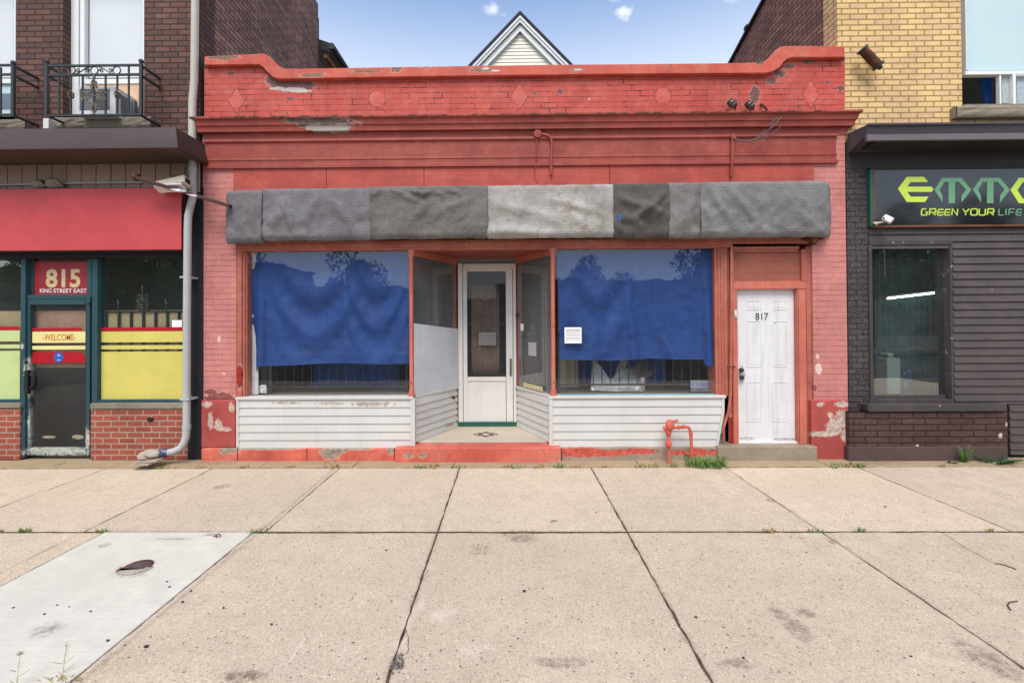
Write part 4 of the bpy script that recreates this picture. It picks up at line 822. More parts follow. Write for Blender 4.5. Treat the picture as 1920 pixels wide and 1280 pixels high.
def fold_right(u, v):
    d = swag(u, v, [(.25, .2, .9, .012, 0, 2.1)]) + .022*math.exp(-((u-.42-.06*v)/.035)**2)*v*1.0 + .02*math.exp(-((u-.52-.22*v*v)/.05)**2)*v + .015*math.exp(-((u-.2+.1*v-.1)/.05)**2)*v + .03*math.exp(-((u-.955)/.03)**2)*v + .005*mnoise.noise(Vector((u*5, v*4, 7))) + .003*mnoise.noise(Vector((u*16, v*13, 8)))
    dz = .01*math.sin(u*7+2) + (.012 if u < .3 else 0)*v + (-.07*v if u > .93 else 0) + .028*v*math.exp(-((u-.55)/.2)**2)
    return d*3.2, .03*v*(1-u), dz
sheet('hanging_sheet', 464, 767, 468, 681, .13, fold_left, 'royal blue sheet with two deep swags behind the left shop window')
sheet('hanging_sheet', 1045, 1339, 466, 677, .13, fold_right, 'royal blue sheet with straighter folds behind the right shop window')
def notice(x0, y0, x1, y1, y, lab, mat='paper', rows=7, rot=None):
    t_ = thing('paper_notice', lab, 'notice', tuple(pt((x0+x1)/2, y1, y)))
    m = MB(); m.bx(x0, y0, x1, y1, y, y+.0012); m.build('sheet', M[mat], t_)
    m = MB(); h = (y1-y0)/(rows+3)
    for i in range(rows):
        yy = y0 + h*(1.5+i); x = x0+(x1-x0)*.1
        while x < x1-(x1-x0)*.14:
            w_ = random.uniform(.04, .16)*(x1-x0); xe = min(x+w_, x1-(x1-x0)*.1); m.bx(x, yy, xe, yy+h*(.62 if i == 0 else .34), y-.0005, y+.0004); x = xe + (x1-x0)*.03
        if i == 1: pass
    m.build('print_lines', M['ink'], t_)
notice(1058.5, 613.5, 1090.5, 643.5, .052, 'white printed notice taped inside the right blue-sheeted window')
notice(898, 623, 930, 647, YD-.012, 'greyish printed notice behind the storm door glass', 'paper_dim', 6)
d0 = BR + (FR-BR)*.45
t_ = thing('paper_notice', 'small white notice stuck on the slanting entrance glass', 'notice', (d0.x, d0.y, Z(667, d0.y)))
m = MB(); wallbox(m, BR+(FR-BR)*.34, BR+(FR-BR)*.56, .004, .0055, Z(667, d0.y), Z(642, d0.y)); m.build('sheet', M['paper'], t_)
m = MB(); 
for k in range(6): wallbox(m, BR+(FR-BR)*.37, BR+(FR-BR)*(.53-.02*(k % 3)), .0056, .0062, Z(663-3.6*k, d0.y), Z(662-3.6*k, d0.y)); 
m.build('print_lines', M['ink'], t_)
d1 = BR + (FR-BR)*.5
m = MB(); wallbox(m, BR+(FR-BR)*.25, BR+(FR-BR)*.78, -.03, -.028, ZS+.02, ZS+.085); tl = tag(m.build('small_sign', plain('yellowed_card', lin(206, 196, 150), .6), origin=(d1.x, d1.y, ZS)), 'low yellowed card standing inside the slanting entrance glass', 'sign')
m = MB()
for k in range(9): a = .29+.05*k; wallbox(m, BR+(FR-BR)*a, BR+(FR-BR)*(a+.032), -.0275, -.0265, ZS+.035, ZS+.07)
m.build('dark_letters', M['ink'], tl)
m = MB(); wallbox(m, BR+(FR-BR)*.28, BR+(FR-BR)*.36, -.09, -.085, Z(620, d1.y), Z(607, d1.y)); tag(m.build('switch_plate', M['ac_white'], origin=(d1.x, d1.y, Z(620, d1.y))), 'little white wall plate seen through the slanting entrance glass', 'switch')
# white board over the lower half of the left splayed glass
m = MB(); a, b2 = FL+dl*.03+nl*.012, BL-dl*.0+nl*.012
za, zb2 = Z(605, .05), Z(616, .9)
n_ = Vector((nl.x, nl.y))*.012
vs = [(a.x, a.y, ZS+.002), (b2.x, b2.y, ZS+.002), (b2.x, b2.y, zb2), (a.x, a.y, za)]
m.add([*vs, *[(x+n_.x, y+n_.y, z) for x, y, z in vs]], [(0,1,2,3),(7,6,5,4),(0,4,5,1),(1,5,6,2),(2,6,7,3),(3,7,4,0)])
tag(m.build('board', M['white_board'], origin=(a.x, a.y, ZS), bevel=.002), 'chalky white board covering the lower half of the left slanting glass', 'board')
# inner railings
def railing(x0, x1, y, zbot, ztop, n, lab, r=.006, skip=()):
    t_ = thing('window_railing', lab, 'railing', (X((x0+x1)/2, y, 720), y, ZS), 'black railings inside the shop windows')
    a, b2 = X(x0, y, 720), X(x1, y, 720); m = MB(); m.box(a, b2, y-.009, y+.009, zbot-.012, zbot+.012); m.box(a, b2, y-.009, y+.009, ztop-.012, ztop+.012); m.build('rail', M['black_metal'], t_)
    m = MB()
    for k in (0.005, .995): x = a+(b2-a)*k; m.box(x-.013, x+.013, y-.013, y+.013, ZS-.003, ztop+.05)
    m.build('post', M['black_metal'], t_)
    for i in range(n):
        x = a+(b2-a)*(i+1)/(n+1); m = MB(); m.box(x-r, x+r, y-r, y+r, zbot+.012, ztop-.012); m.build('bar', M['black_metal'], t_)
railing(486, 764, .42, Z(723.5, .42), Z(640, .42), 16, 'black bar railing behind the left blue-sheeted window')
railing(1046, 1328, .30, Z(721.5, .30), Z(630, .30), 16, 'black bar railing behind the right blue-sheeted window')
t_ = thing('window_railing', 'short black railing seen through the right slanting entrance glass', 'railing', (BR.x+.35, .66, ZS), 'black railings inside the shop windows')
m = MB(); pa, pb = Vector((BR.x+.09, 1.0)), Vector((FR.x+.06, .36))
m.beam((pa.x, pa.y, Z(633, .8)), (pb.x, pb.y, Z(627, .5)), .02, .025); m.build('rail', M['black_metal'], t_)
for i in range(6): p = pa+(pb-pa)*(i+.2)/6; m = MB(); m.box(p.x-.007, p.x+.007, p.y-.007, p.y+.007, ZS, Z(632, .7)); m.build('bar', M['black_metal'], t_)
def drape(name, x0, x1, y, zb, zt, mat, lab, fr=24, amp=.025, cat='curtain'):
    a, b2 = X(x0, y, 600), X(x1, y, 600); m = MB()
    m.grid(lambda u, v: (a+(b2-a)*u, y+amp*math.sin(u*fr)*(.5+.5*(1-v))+.01*mnoise.noise(Vector((u*7, v*3, fr))), zb+(zt-zb)*v), max(24, int((b2-a)*60)), 16)
    return tag(m.build(name, mat, origin=((a+b2)/2, y, zb), smooth=80, recalc=False), lab, cat)
drape('curtain', 588, 745, .95, ZS, ZH-.1, M['curtain_blue'], 'bright blue curtain deep inside the left shop window')
drape('curtain', 1084, 1248, .95, ZS, ZH-.1, M['curtain_blue'], 'bright blue curtain deep inside the right shop window')
drape('curtain', 1046, 1084, .75, ZS, ZH-.1, M['curtain_beige'], 'beige curtain at the left side of the right shop window', 12, .02)
drape('curtain', 1262, 1340, 1.05, ZS, ZH-.1, plain('grey_backdrop_cloth', lin(150, 148, 146), .85), 'dull grey cloth behind the small blue lettered sign', 9, .02)
drape('curtain', 1000, 1032, 1.2, ZS, Z(515, 1.2), M['curtain_ochre'], 'ochre curtain seen through the right slanting entrance glass', 14, .02)
drape('curtain', 795, 828, 1.15, ZS, Z(515, 1.15), M['curtain_brown'], 'brown curtain seen through the left slanting entrance glass', 16, .02)
m = MB(); m.bx(488, 480, 508, 740, .6, .63); m.bx(463.5, 469, 484, 739, .165, .175); tag(m.build('pale_panel', M['white_board'], origin=pt(490, 740, .5)), 'pale upright panel at the left edge of the left shop window', 'panel')
# plastic sheets, dried bush in vase, chair, small signs
def crumple(x0, x1, yt, yb, y, lab, seed, lean=.12, shape=None):
    a, b2 = X(x0, y, 710), X(x1, y, 710); zt, zb = Z(yt, y), max(ZS+.002, Z(yb, y)); m = MB()
    def fn(u, v):
        n = mnoise.noise(Vector((u*4, v*4, seed))); n2 = mnoise.noise(Vector((u*11, v*11, seed))); w_ = shape(v) if shape else (0, 1)
        return (a+(b2-a)*(w_[0]+(w_[1]-w_[0])*u) + .01*n, y+lean*v+.035*n+.015*n2, zb+(zt-zb)*v*(1+.1*n*(u-.5)))
    m.grid(fn, 24, 20); return tag(m.build('plastic_sheet', M['plastic'], origin=((a+b2)/2, y, zb), smooth=25, recalc=False), lab, 'plastic sheet', 'crumpled plastic in the right window')
crumple(1107, 1160, 676, 735, .42, 'tall crumpled clear plastic sheet leaning by the blue curtain', 3, .15, lambda v: (v*.15, 1-v*.75))
crumple(1140, 1190, 674, 728, .5, 'curved upright plastic sheet right of the tall crumpled one', 9, .15, lambda v: (.1+v*.45, .4+v*.5))
crumple(1130, 1206, 695, 737, .36, 'low crumpled plastic heap lying in front of the vase', 17, .22, lambda v: (v*.5, 1-v*.05))
vz = pt(1205, 734, .4); t_ = thing('dried_plant', 'bushy dried twigs standing in a pale vase inside the right window', 'dried plant', (vz.x, .4, ZS))
m = MB(); m.lathe([(.036, 0), (.04, .01), (.03, .08), (.034, .18), (.03, .19), (.0, .19)], (vz.x, .4, ZS), seg=12); m.build('vase', M['vase'], t_, smooth=True)
m = MB()
for i in range(70):
    an, el = random.uniform(0, 6.28), random.uniform(.2, 1.35); L = random.uniform(.14, .3); p = Vector((vz.x, .4, ZS+.17)); d = Vector((math.cos(an)*math.cos(el), math.sin(an)*math.cos(el)*.6, math.sin(el))); q = p+d*L*.5; r_ = q + (d+Vector((random.uniform(-.5, .5), random.uniform(-.3, .3), random.uniform(-.2, .2))))*L*.5
    m.tube([p, q, r_], [.003, .002, .001], 3, False)
    for k in range(3): s_ = q + (r_-q)*random.random(); m.tube([s_, s_ + Vector((random.uniform(-.05, .05), random.uniform(-.03, .03), random.uniform(-.0, .05)))], .0012, 3, False)
m.build('twigs', M['twig'], t_, weld=False)
ch = pt(1285, 736, .7); t_ = thing('chair', 'dark metal chair frame half hidden inside the right window', 'chair', (ch.x, .7, ZS))
m = MB(); a, b2, zt = X(1262, .7, 700), X(1296, .7, 700), Z(694, .7); m.tube([(a, .7, ZS), (a, .7, zt), (a+.04, .7, zt+.04), (b2-.06, .7, zt+.02), (b2, .7, zt-.04), (b2, .7, ZS)], .011, 7); m.build('back_frame', M['black_metal'], t_, smooth=True)
m = MB(); m.box(a, b2, .45, .7, ZS+.11, ZS+.14); m.build('seat', M['black'], t_, bevel=.006)
m = MB(); sx0, sx1 = X(1295, .25, 728), X(1334, .25, 728); 
t_ = thing('small_sign', 'small blue and white lettered sign leaning low in the right window', 'sign', ((sx0+sx1)/2, .25, ZS))
m.box(sx0, sx1, .25, .256, ZS+.004, Z(714, .25)); m.build('panel', M['paper_dim'], t_)
m = text_mb('METER READING', 1296, 716, 1333, 724, .2495, .0012); m.build('lettering', M['navy'], t_)
m = text_mb('PLUMBER CO.', 1296, 727, 1333, 735.5, .2495, .0012); m.build('lettering', M['navy'], t_)
m = MB(); m.bx(1295.2, 714.5, 1334, 725.3, .2497, .251); m.build('band', plain('pale_blue_band', lin(150, 168, 196), .6), t_)
t_ = thing('small_sign', 'round-topped blue and white lettered sign in the left window corner', 'sign', tuple(pt(489, 737, .2)))
m = MB(); m.prism_px([(479, 736.5), (478.5, 729), (483, 724), (491, 721.5), (499, 722), (500, 736.5)], .2, .206); m.build('panel', M['paper'], t_)
m = text_mb('WHITE', 481, 723.8, 499, 729, .1995, .001); m.build('lettering', M['navy'], t_)
m = text_mb('FLEE', 484, 730.6, 500, 735.5, .1995, .001); m.build('lettering', M['navy'], t_)

# ------------------------------------------------------------------ gas regulator pipes
gz = gp(1254, 869); yp = gz.y
t_ = thing('gas_pipe', 'coral painted gas pipe loop with regulator standing in front of the white siding', 'gas pipe', (gz.x, yp, 0))
q = lambda px, py, dy=0: pt(px, py, yp+dy)
m = MB(); m.tube([q(1254, 872), q(1254.5, 835), q(1254, 822), q(1253, 812)], [.020, .019, .019, .019], 10); m.build('riser', M['pipe_red'], t_, smooth=True)
m = MB(); c = q(1253.2, 832); m.lathe([(.022, -.05), (.03, -.035), (.042, -.012), (.042, .015), (.028, .03), (.034, .04), (.022, .05)], c, (0, 0, 1), 10); m.lathe([(.02, 0), (.02, .055), (0, .057)], c, (0, -1, 0), 8); m.build('valve', M['pipe_red'], t_, smooth=35)
m = MB(); c = q(1257, 797); m.lathe([(.02, -.045), (.055, -.04), (.075, -.012), (.075, .0), (.07, .01), (.045, .035), (.02, .045), (0, .047)], c, (.75, -.6, .12), 16); m.lathe([(.035, 0), (.04, .05), (.03, .07), (.022, .1)], q(1253, 803), (0, 0, -1), 12); m.lathe([(.024, -.06), (.03, -.05), (.03, -.02), (.02, 0)], q(1253, 802), (1, 0, .1), 10); m.lathe([(.016, 0), (.018, .06), (0, .062)], q(1262, 790), (1, -.1, .25), 8); m.build('regulator', M['pipe_red'], t_, smooth=35)
m = MB(); m.tube([q(1258, 802), q(1270, 801), q(1284, 799.5), q(1291, 801), q(1294.5, 807), q(1295.5, 815), q(1297, 850), q(1297.5, 855)], .019, 10)
for a, b2 in (((1271, 801), (1275, 800.5)), ((1279, 800), (1283, 799.6)), ((1295.2, 811), (1295.6, 815)), ((1297, 848), (1297.6, 856))): m.tube([q(*a), q(*b2)], .026, 10)
m.tube([q(1298, 853), q(1290, 851, .05), q(1285, 849, .12)], .022, 8); m.build('loop_pipe', M['pipe_red'], t_, smooth=35)

# ------------------------------------------------------------------ left building (815)
lb = thing('brown_brick_building', 'tall dark brown brick building with red shop sign and teal framed storefront at the left', 'building', (-6, 0, 0))
P = lambda mb, name, mat, parent=lb, **k: mb.build(name, mat, parent, **k)
xe = X(375, 0, 120); ZTOP = 8.6; zw = Z(237, 0); zm = Z(262, 0)
m = MB()
m.box(-9.5, xe, 0, .3, zm-.1, zw)                    # band under the windows
m.box(X(29, 0, 120), X(118, 0, 120), 0, .3, zw, 6.5); m.box(X(270, 0, 120), xe, 0, .3, zw, 6.5); m.box(-9.5, X(-120, 0, 120), 0, .3, zw, 6.5); m.box(-9.5, xe, 0, .3, 6.5, ZTOP)
P(m, 'front_wall', M['brown_brick'])
m = MB(); m.box(xe-.3, xe, .3, 3.72, 0, ZTOP); P(m, 'side_wall', M['left_side_brick'])
m = MB(); m.box(xe-.3, xe-.02, .14, .3, 0, zm-.1); m.box(-9.5, xe-.3, 3.42, 3.72, 0, ZTOP) ; m.box(-9.5, xe-.3, .3, 3.42, ZTOP-.1, ZTOP-.02); m.box(-9.5, -9.2, .3, 3.42, 0, ZTOP-.2); P(m, 'back_wall', M['side_brick'])
m = MB(); m.box(-9.2, xe-.3, .3, 3.42, zm-.35, zm-.3); P(m, 'inner_floor', M['dark_void'])
m = MB(); m.box(xe-.03, xe+.012, 3.72, 3.735, 6.8, ZTOP-.3); P(m, 'corner_pipe', M['dark_gutter'])
zg = Z(86, 3.72, 600)
m = MB(); m.box(-9.5, xe, 3.72, 9.5, 0, zg-.25); P(m, 'rear_wing', M['brown_brick'])
m = MB(); ex = xe + .26
m.prism([(xe-3, zg+1.0), (ex, zg-.13), (ex+.03, zg-.02), (ex-.0, zg+.06), (xe-3, zg+1.2)], 3.73, 9.6); P(m, 'rear_roof', M['dark_gutter'])
m = MB(); m.beam((xe+.12, 3.8, zg-.16), (xe+.12, 9.5, zg-.16), .08, .10); P(m, 'rafter_board', M['wood_warm'])
m = MB(); m.tube([(ex+.03, 3.7, zg-.02), (ex+.03, 9.6, zg-.02)], .07, 8); P(m, 'rear_gutter', M['dark_gutter'], smooth=True)
# upper windows
def upwin(xa, xb, inner, parent):
    yb_ = .11
    m = MB()
    m.bx(xa, -130, xa+17, 219, yb_, yb_+.08); m.bx(xa+17.6, -130, xa+19.6, 219, yb_+.03, yb_+.08); m.bx(xa+20, -130, xa+28, 219, yb_+.012, yb_+.08)
    m.bx(xb-2, -130, xb+4, 219, yb_, yb_+.08); m.bx(xa+28.2, 148, xb-2.2, 157, yb_+.01, yb_+.08)
    w_ = P(m, 'window_frame', M['white_frame'], parent, bevel=.004)
    m = MB(); m.bx(xa+28, -130, xb-2, 148, yb_+.04, yb_+.046); m.build('window_pane', M['glass'], w_)
    m = MB(); m.bx(xa+38, -130, xb-2, 146, yb_+.075, yb_+.08); m.build('window_blind', M['blind'], w_)
    m = MB(); m.bx(xa+28, -130, xa+38, 148, yb_+.2, yb_+.21); m.build('window_curtain', M['blind_teal'], w_)
    return w_
w1 = upwin(130, 268, 0, lb)
m = MB(); m.bx(155, 157.5, 266, 219, .135, .15); m.build('plywood_infill', M['wood'], w1)
w2 = upwin(-118, 28, 0, lb)
m = MB(); m.bx(-90, 157.5, 26, 219, .15, .155); m.build('lower_pane', M['blind_teal'], w2)
m = MB(); m.bx(-80, 176, 20, 206, .148, .151); m.build('dark_reflection_panel', plain('grey_blue_panel', lin(110, 130, 140), .4), w2)
def rough_sill(x0, x1, y0, y1, yf):
    a, c = X(x0, yf, 228), X(x1, yf, 228); zt, zb = Z(y0, yf, (x0+x1)/2), Z(y1, yf, (x0+x1)/2); m = MB()
    n = 26
    def fr(u, v): 
        k = .014*mnoise.noise(Vector((u*14, v*4, x0))) + .008*mnoise.noise(Vector((u*40, v*9, x0)))
        return (a+(c-a)*u, yf + (k if 0 < v < 1 else .012) + .0, zb+(zt-zb)*v)
    m.grid(fr, n, 5); m.box(a+.004, c-.004, yf+.03, .1, zb+.004, zt-.004)
    m.grid(lambda u, v: (a+(c-a)*u, yf+.012+(.1-yf-.012)*v, zt), 4, 1); m.grid(lambda u, v: (a+(c-a)*u, yf+.012+(.1-yf-.012)*v, zb), 4, 1)
    for e in (a, c): m.add([(e, yf+.012, zb), (e, .1, zb), (e, .1, zt), (e, yf+.012, zt)], [(0, 1, 2, 3)])
    return m
P(rough_sill(97, 282, 219, 238.5, -.09), 'window_sill', M['sill_stone'])
P(rough_sill(-130, 47, 224, 242, -.09), 'window_sill', M['sill_stone'])
m = MB(); m.bx(80.5, 222, 91, 241, -.17, -.02); P(m, 'sill_bracket', M['white_alu'], bevel=.003)
# canopy
m = MB(); xr_, yfr, zb_, zt_ = X(333, -.58, 272), -.58, Z(275.5, -.58, 160), Z(240, -.52, 160)
m.add([(-9.5, yfr, zb_), (xr_, yfr, zb_), (xr_, .0, zb_), (-9.5, 0, zb_), (-9.5, yfr+.07, zt_), (xr_-.075, yfr+.07, zt_), (xr_-.075, 0, zt_), (-9.5, 0, zt_)], [(0,1,5,4),(1,2,6,5),(4,5,6,7),(3,0,4,7),(2,3,7,6)])
m.add([(-9.5, yfr, zb_-.02), (xr_, yfr, zb_-.02), (xr_, yfr, zb_), (-9.5, yfr, zb_), (xr_, .0, zb_-.02), (xr_, .0, zb_)], [(0,1,2,3),(1,4,5,2)])
can = P(m, 'canopy', M['canopy_brown'], smooth=20)
m = MB(); x = xr_ - .02
while x > -9.4: m.box(x-.185, x-.004, yfr+.012, .0, zb_-.016, zb_+.01); x -= .19
m.build('soffit', M['soffit_brown'], can, bevel=.003)
m = MB(); x = X(375, -.03, 326)
while x > -9.4: m.box(x-.19, x-.006, -.03 - random.uniform(0, .004), .05, Z(362, -.03, 200), zb_+.02); x -= .196
P(m, 'fascia_boards', M['board_brown'], bevel=.003)
m = MB(); m.box(-9.5, X(378, -.02, 326), -.018, .06, Z(362, -.03, 200), zb_+.02); P(m, 'fascia_backing', M['black'])
# storefront
ys = .05
m = MB(); m.bx(-600, 472, 346, 484, -.05, .12); P(m, 'header', M['black'])
m = MB(); m.bx(352, 352, 380.5, 859, -.012, .2); P(m, 'gap_board', M['black'], bevel=.004)
m = MB(); m.bx(-600, 757, 37, 766, -.035, .2); P(m, 'stone_sill', M['sill_stone'], bevel=.006); m = MB(); m.bx(168.5, 756, 345, 766, -.035, .2); P(m, 'stone_sill', M['sill_stone'], bevel=.006)
m = MB(); m.bx(-600, 766.4, 37, 862, -.01, .2); P(m, 'brick_base', M['base_brick'], bevel=.003); m = MB(); m.bx(170, 766.4, 352, 862, -.01, .2); P(m, 'brick_base', M['base_brick'], bevel=.003)
m = MB(); m.ball(pt(282, 786, -.012), (.05, .012, .03), 12, 6); P(m, 'vent_cover', M['black'], smooth=True)
m = MB(); m.bx(38, 484, 47, 857, ys-.04, ys+.1); m.bx(172, 484, 182.5, 756, ys-.03, ys+.1); m.bx(163, 484, 171.5, 560, ys-.02, ys+.1); m.bx(161.5, 560, 168, 856, ys-.02, ys+.1); m.bx(47.4, 484, 62, 560, ys+.03, ys+.1); m.bx(47.4, 552.5, 162.6, 560.5, ys-.02, ys+.1); m.bx(-600, 750, 37.6, 756.6, ys-.02, ys+.1); m.bx(183, 749, 344, 755.6, ys-.02, ys+.1); m.bx(343.5, 484, 352, 756, ys-.02, ys+.1)
P(m, 'storefront_frame', M['teal'], bevel=.004)
def shopwin(x0, x1, col, y0=484, y1=749):
    m = MB(); m.bx(x0, y0, x1, y1, ys+.03, ys+.036); w_ = P(m, 'shop_window', M['glass_dark'])
    for (a, b2, mt) in ((613.5, 620.5, 'film_red'), (621, 641.5, col), (647, 654.5, col), (659, y1, col)):
        m = MB(); m.bx(x0+.5, a, x1-.5, b2, ys+.0275, ys+.029); m.build('window_film', M[mt], w_)
    return w_
w_ = shopwin(183, 343, 'film_yellow'); shopwin(-600, 37.6, 'film_green')
m = MB(); m.bx(322.5, 600, 341, 613, ys+.0275, ys+.029); m.build('paper_note', M['paper'], w_)
m = MB(); m.bx(62, 490, 170, 552.5, ys+.045, ys+.05); s8 = P(m, 'transom_sign', M['sign_815'])
text_mb('815', 86, 504, 151, 539.5, ys+.044, .002, .03).build('lettering', M['gold'], s8)
for wd_, a_, b_ in (('KING', 75, 97), ('STREET', 100.5, 135), ('EAST', 138.5, 163)): text_mb(wd_, a_, 541, b_, 549, ys+.044, .002, .012).build('lettering', M['white_letter'], s8)
m = MB(); m.bx(47.5, 561, 56, 854, ys-.015, ys+.04); m.bx(160, 561, 161.3, 854, ys-.015, ys+.04); m.bx(56.2, 561, 159.8, 571, ys-.015, ys+.04); m.bx(56.2, 839, 159.8, 854, ys-.015, ys+.04)
dr_ = P(m, 'glass_door', M['teal'], bevel=.004)
m = MB(); m.bx(56, 571, 160, 839, ys+.012, ys+.018); m.build('door_pane', M['glass_door'], dr_)
m = MB(); m.bx(60.5, 614.5, 153, 620.5, ys+.008, ys+.0095); m.build('window_film', M['film_red'], dr_)
m = MB(); m.bx(60.5, 621.5, 160, 642.5, ys+.008, ys+.0095); m.bx(60.5, 648, 160, 655, ys+.008, ys+.0095); m.build('window_film', M['film_cream'], dr_)
m = MB(); m.prism_px([(61, 660), (152, 660), (159, 666), (160, 679), (61, 681)], ys+.008, ys+.0095); m.build('window_film', M['film_red'], dr_)
text_mb('-WELCOME-', 80, 626, 142, 638.5, ys+.0075, .0012, .01).build('lettering', M['orange_letter'], dr_)
m = MB(); c = pt(110, 670, ys+.007); m.lathe([(.066, 0), (.066, .0015), (0, .0016)], c, (0, -1, 0), 24); st_ = m.build('round_sticker', M['sticker_blue'], dr_)
m = MB(); m.prism_px([(107, 667), (110, 664), (113.5, 667)], ys+.0045, ys+.0056); m.bx(107, 674, 108.5, 675.5, ys+.0045, ys+.0056); m.bx(109.6, 673.5, 111, 675.5, ys+.0045, ys+.0056); m.bx(112, 674, 113.5, 675, ys+.0045, ys+.0056); m.build('sticker_mark', M['white_letter'], st_)
m = MB(); m.bx(45, 694, 52, 738, ys-.06, ys-.015); m.tube([pt(60, 700, ys-.06), pt(64, 705, ys-.07), pt(64, 722, ys-.07), pt(60, 728, ys-.06)], .03, 8); m.ball(pt(49, 679, ys-.05), .022, 8, 6); m.build('handle', M['black'], dr_, bevel=.005)
m = MB(); m.bx(160.5, 556, 168.5, 568, ys-.05, ys-.022); m.build('hinge', M['teal'], dr_, bevel=.003)
m = MB(); c = pt(80, 819, ys); m.ball(pt(92, 819, ys+.009), (.09, .003, .02), 10, 5, .1); m.ball(pt(146, 819, ys+.009), (.08, .003, .03), 10, 5, .1); m.build('worn_patch', plain('dull_cream_scuff', lin(150, 140, 116), .8), dr_)
# interior behind 815: plywood and ornamental railing
m = MB(); m.bx(-600, 484, 352, 862, 1.0, 1.05); m.box(-9.2, xe-.3, .2, 1.6, Z(484, .2, 200)+.1, Z(484, .2, 200)+.14); P(m, 'inner_back_wall', M['dark_void'])
m = MB(); m.bx(-600, 584, 346, 690, .125, .14); P(m, 'plywood_panel', M['wood'])
t_ = thing('ornamental_railing', 'black indoor railing with brass scroll ornament behind the yellow film window', 'railing', tuple(pt(265, 750, .25)))
m = MB(); m.bx(183, 690, 343, 694, .102, .118); m.bx(183, 582.5, 343, 585, .102, .118); m.build('rail', M['black_metal'], t_)
for px in (198, 222, 245, 268, 291, 313, 335): m = MB(); m.bx(px-2, 585, px+2, 745, .102, .118); m.build('bar', M['black_metal'], t_)
def scroll(c, r, sg=1, turns=1.3, k=14, flip=1): return [Vector((c.x + sg*r*(1-.62*i/k)*math.cos(flip*2*math.pi*turns*i/k), c.y, c.z + r*(1-.62*i/k)*math.sin(flip*2*math.pi*turns*i/k))) for i in range(k+1)]
m = MB(); c = pt(268, 568, .115); m.tube([c + Vector((0, -.01, -.2)), c + Vector((0, -.01, .18))], .008, 6)
for dz in (.06, -.06):
    for sg in (1, -1):
        for fl in (1, -1): m.tube(scroll(c + Vector((sg*.045, -.01, dz+.02*fl)), .035, sg, 1.2, 12, fl), .006, 5)
m.ball(c + Vector((0, -.01, .2)), (.012, .012, .035), 8, 5); m.build('scroll_ornament', M['bronze_metal'], t_, smooth=True)
for px in (221, 311): m = MB(); c = pt(px, 568, .11); m.tube([c + Vector((0, 0, -.12)), c + Vector((0, 0, .02))], .006, 5); m.ball(c, (.03, .012, .012), 8, 5); m.ball(c + Vector((0, 0, .02)), (.012, .012, .03), 8, 5); m.build('finial', M['bronze_metal'], t_, smooth=True)
m = MB(); c = pt(322, 490, .2); m.tube([pt(345, 508, .2), pt(335, 506, .2), pt(328, 498, .2), pt(324, 490, .2), pt(310, 483, .2)], .008, 6); m.tube(scroll(pt(307, 482, .2), .03), .007, 5); m.tube(scroll(pt(331, 493, .2), .03, -1), .007, 5)
tag(m.build('scroll_bracket', M['black_metal'], origin=c, smooth=True), 'black wrought iron scroll bracket in the top corner of the yellow film window', 'bracket')

# red blank sign, lights, conduit, downpipe, rubble
t_ = thing('blank_shop_sign', 'long blank faded red sign box above the teal storefront', 'sign', tuple(pt(160, 471, -.1)))
m = MB(); m.bx(-600, 356, 340, 471, -.16, -.154); m.build('sign_face', M['sign_red'], t_, bevel=.002)
m = MB(); m.bx(-600, 355, 341, 472, -.153, -.052); m.build('sign_case', M['sign_side'], t_)
t_ = thing('floodlight', 'twin grey floodlights on a pale conduit above the red sign', 'lamp', tuple(pt(104, 345, -.1)))
m = MB(); m.tube([pt(-500, 347, -.05), pt(0, 347, -.05), pt(150, 343.5, -.05), pt(268, 342, -.05)], .013, 8); m.build('conduit', M['pipe_cream'], t_, smooth=True)
for px, py, r_ in ((76, 345.5, .075), (105, 345.5, .10)): m = MB(); c = pt(px, py, -.1); m.lathe([(.03, -.05), (.05, -.045), (r_, .02), (r_, .05), (r_*.85, .055), (0, .05)], c, (.25, -.75, -.65), 6); m.build('lamp_head', M['grey_metal'], t_, bevel=.004)
m = MB(); m.lathe([(.05, 0), (.05, .05), (0, .055)], pt(90, 345, -.03), (0, -1, 0), 12); m.build('junction_box', M['grey_metal'], t_)
t_ = thing('wall_lamp', 'cream oblong wall lamp with broken end beside the awning arm', 'lamp', tuple(pt(330, 350, -.2)))
m = MB(); m.beam(pt(296, 352, -.26), pt(352, 339.5, -.26), .13, .105, (0, .35, 1)); m.build('housing', M['cream_metal'], t_, bevel=.012)
m = MB(); m.beam(pt(293, 353.5, -.30), pt(345, 351, -.30), .12, .03, (0, .6, 1)); m.build('lamp_cover', M['white_alu'], t_, bevel=.006)
m = MB(); m.beam(pt(351.5, 339.8, -.27), pt(353, 339.3, -.27), .07, .06, (0, .35, 1)); m.build('broken_end', M['black'], t_)
m = MB(); m.tube([pt(322, 330, -.1), pt(326, 331, -.2), pt(335, 334, -.25)], .02, 8); m.build('mount', M['grey_metal'], t_, smooth=True)
t_ = thing('downpipe', 'tall pale grey rain downpipe between the red sign and the red shop', 'pipe', tuple(pt(350, 858, -.08)))
yd = -.09
m = MB(); m.tube([pt(367, -300, yd+.03), pt(366, 0, yd+.03), pt(364.5, 150, yd+.03), pt(361, 190, yd+.02), pt(360.5, 262, yd)], .046, 12); m.build('upper_pipe', M['pipe_cream'], t_, smooth=True)
m = MB(); m.tube([pt(361, 262, yd), pt(361.5, 360, yd), pt(361, 372, yd-.02), pt(357, 388, yd-.06), pt(353, 405, yd-.09), pt(352, 430, yd-.09), pt(350.5, 600, yd-.06), pt(350, 800, yd-.04), pt(349, 818, yd-.05), pt(345, 830, yd-.06), pt(338, 840, yd-.08), pt(326, 846, yd-.1), pt(312, 848.5, yd-.12)], .044, 12); m.build('lower_pipe', M['pipe_grey'], t_, smooth=True)
m = MB()
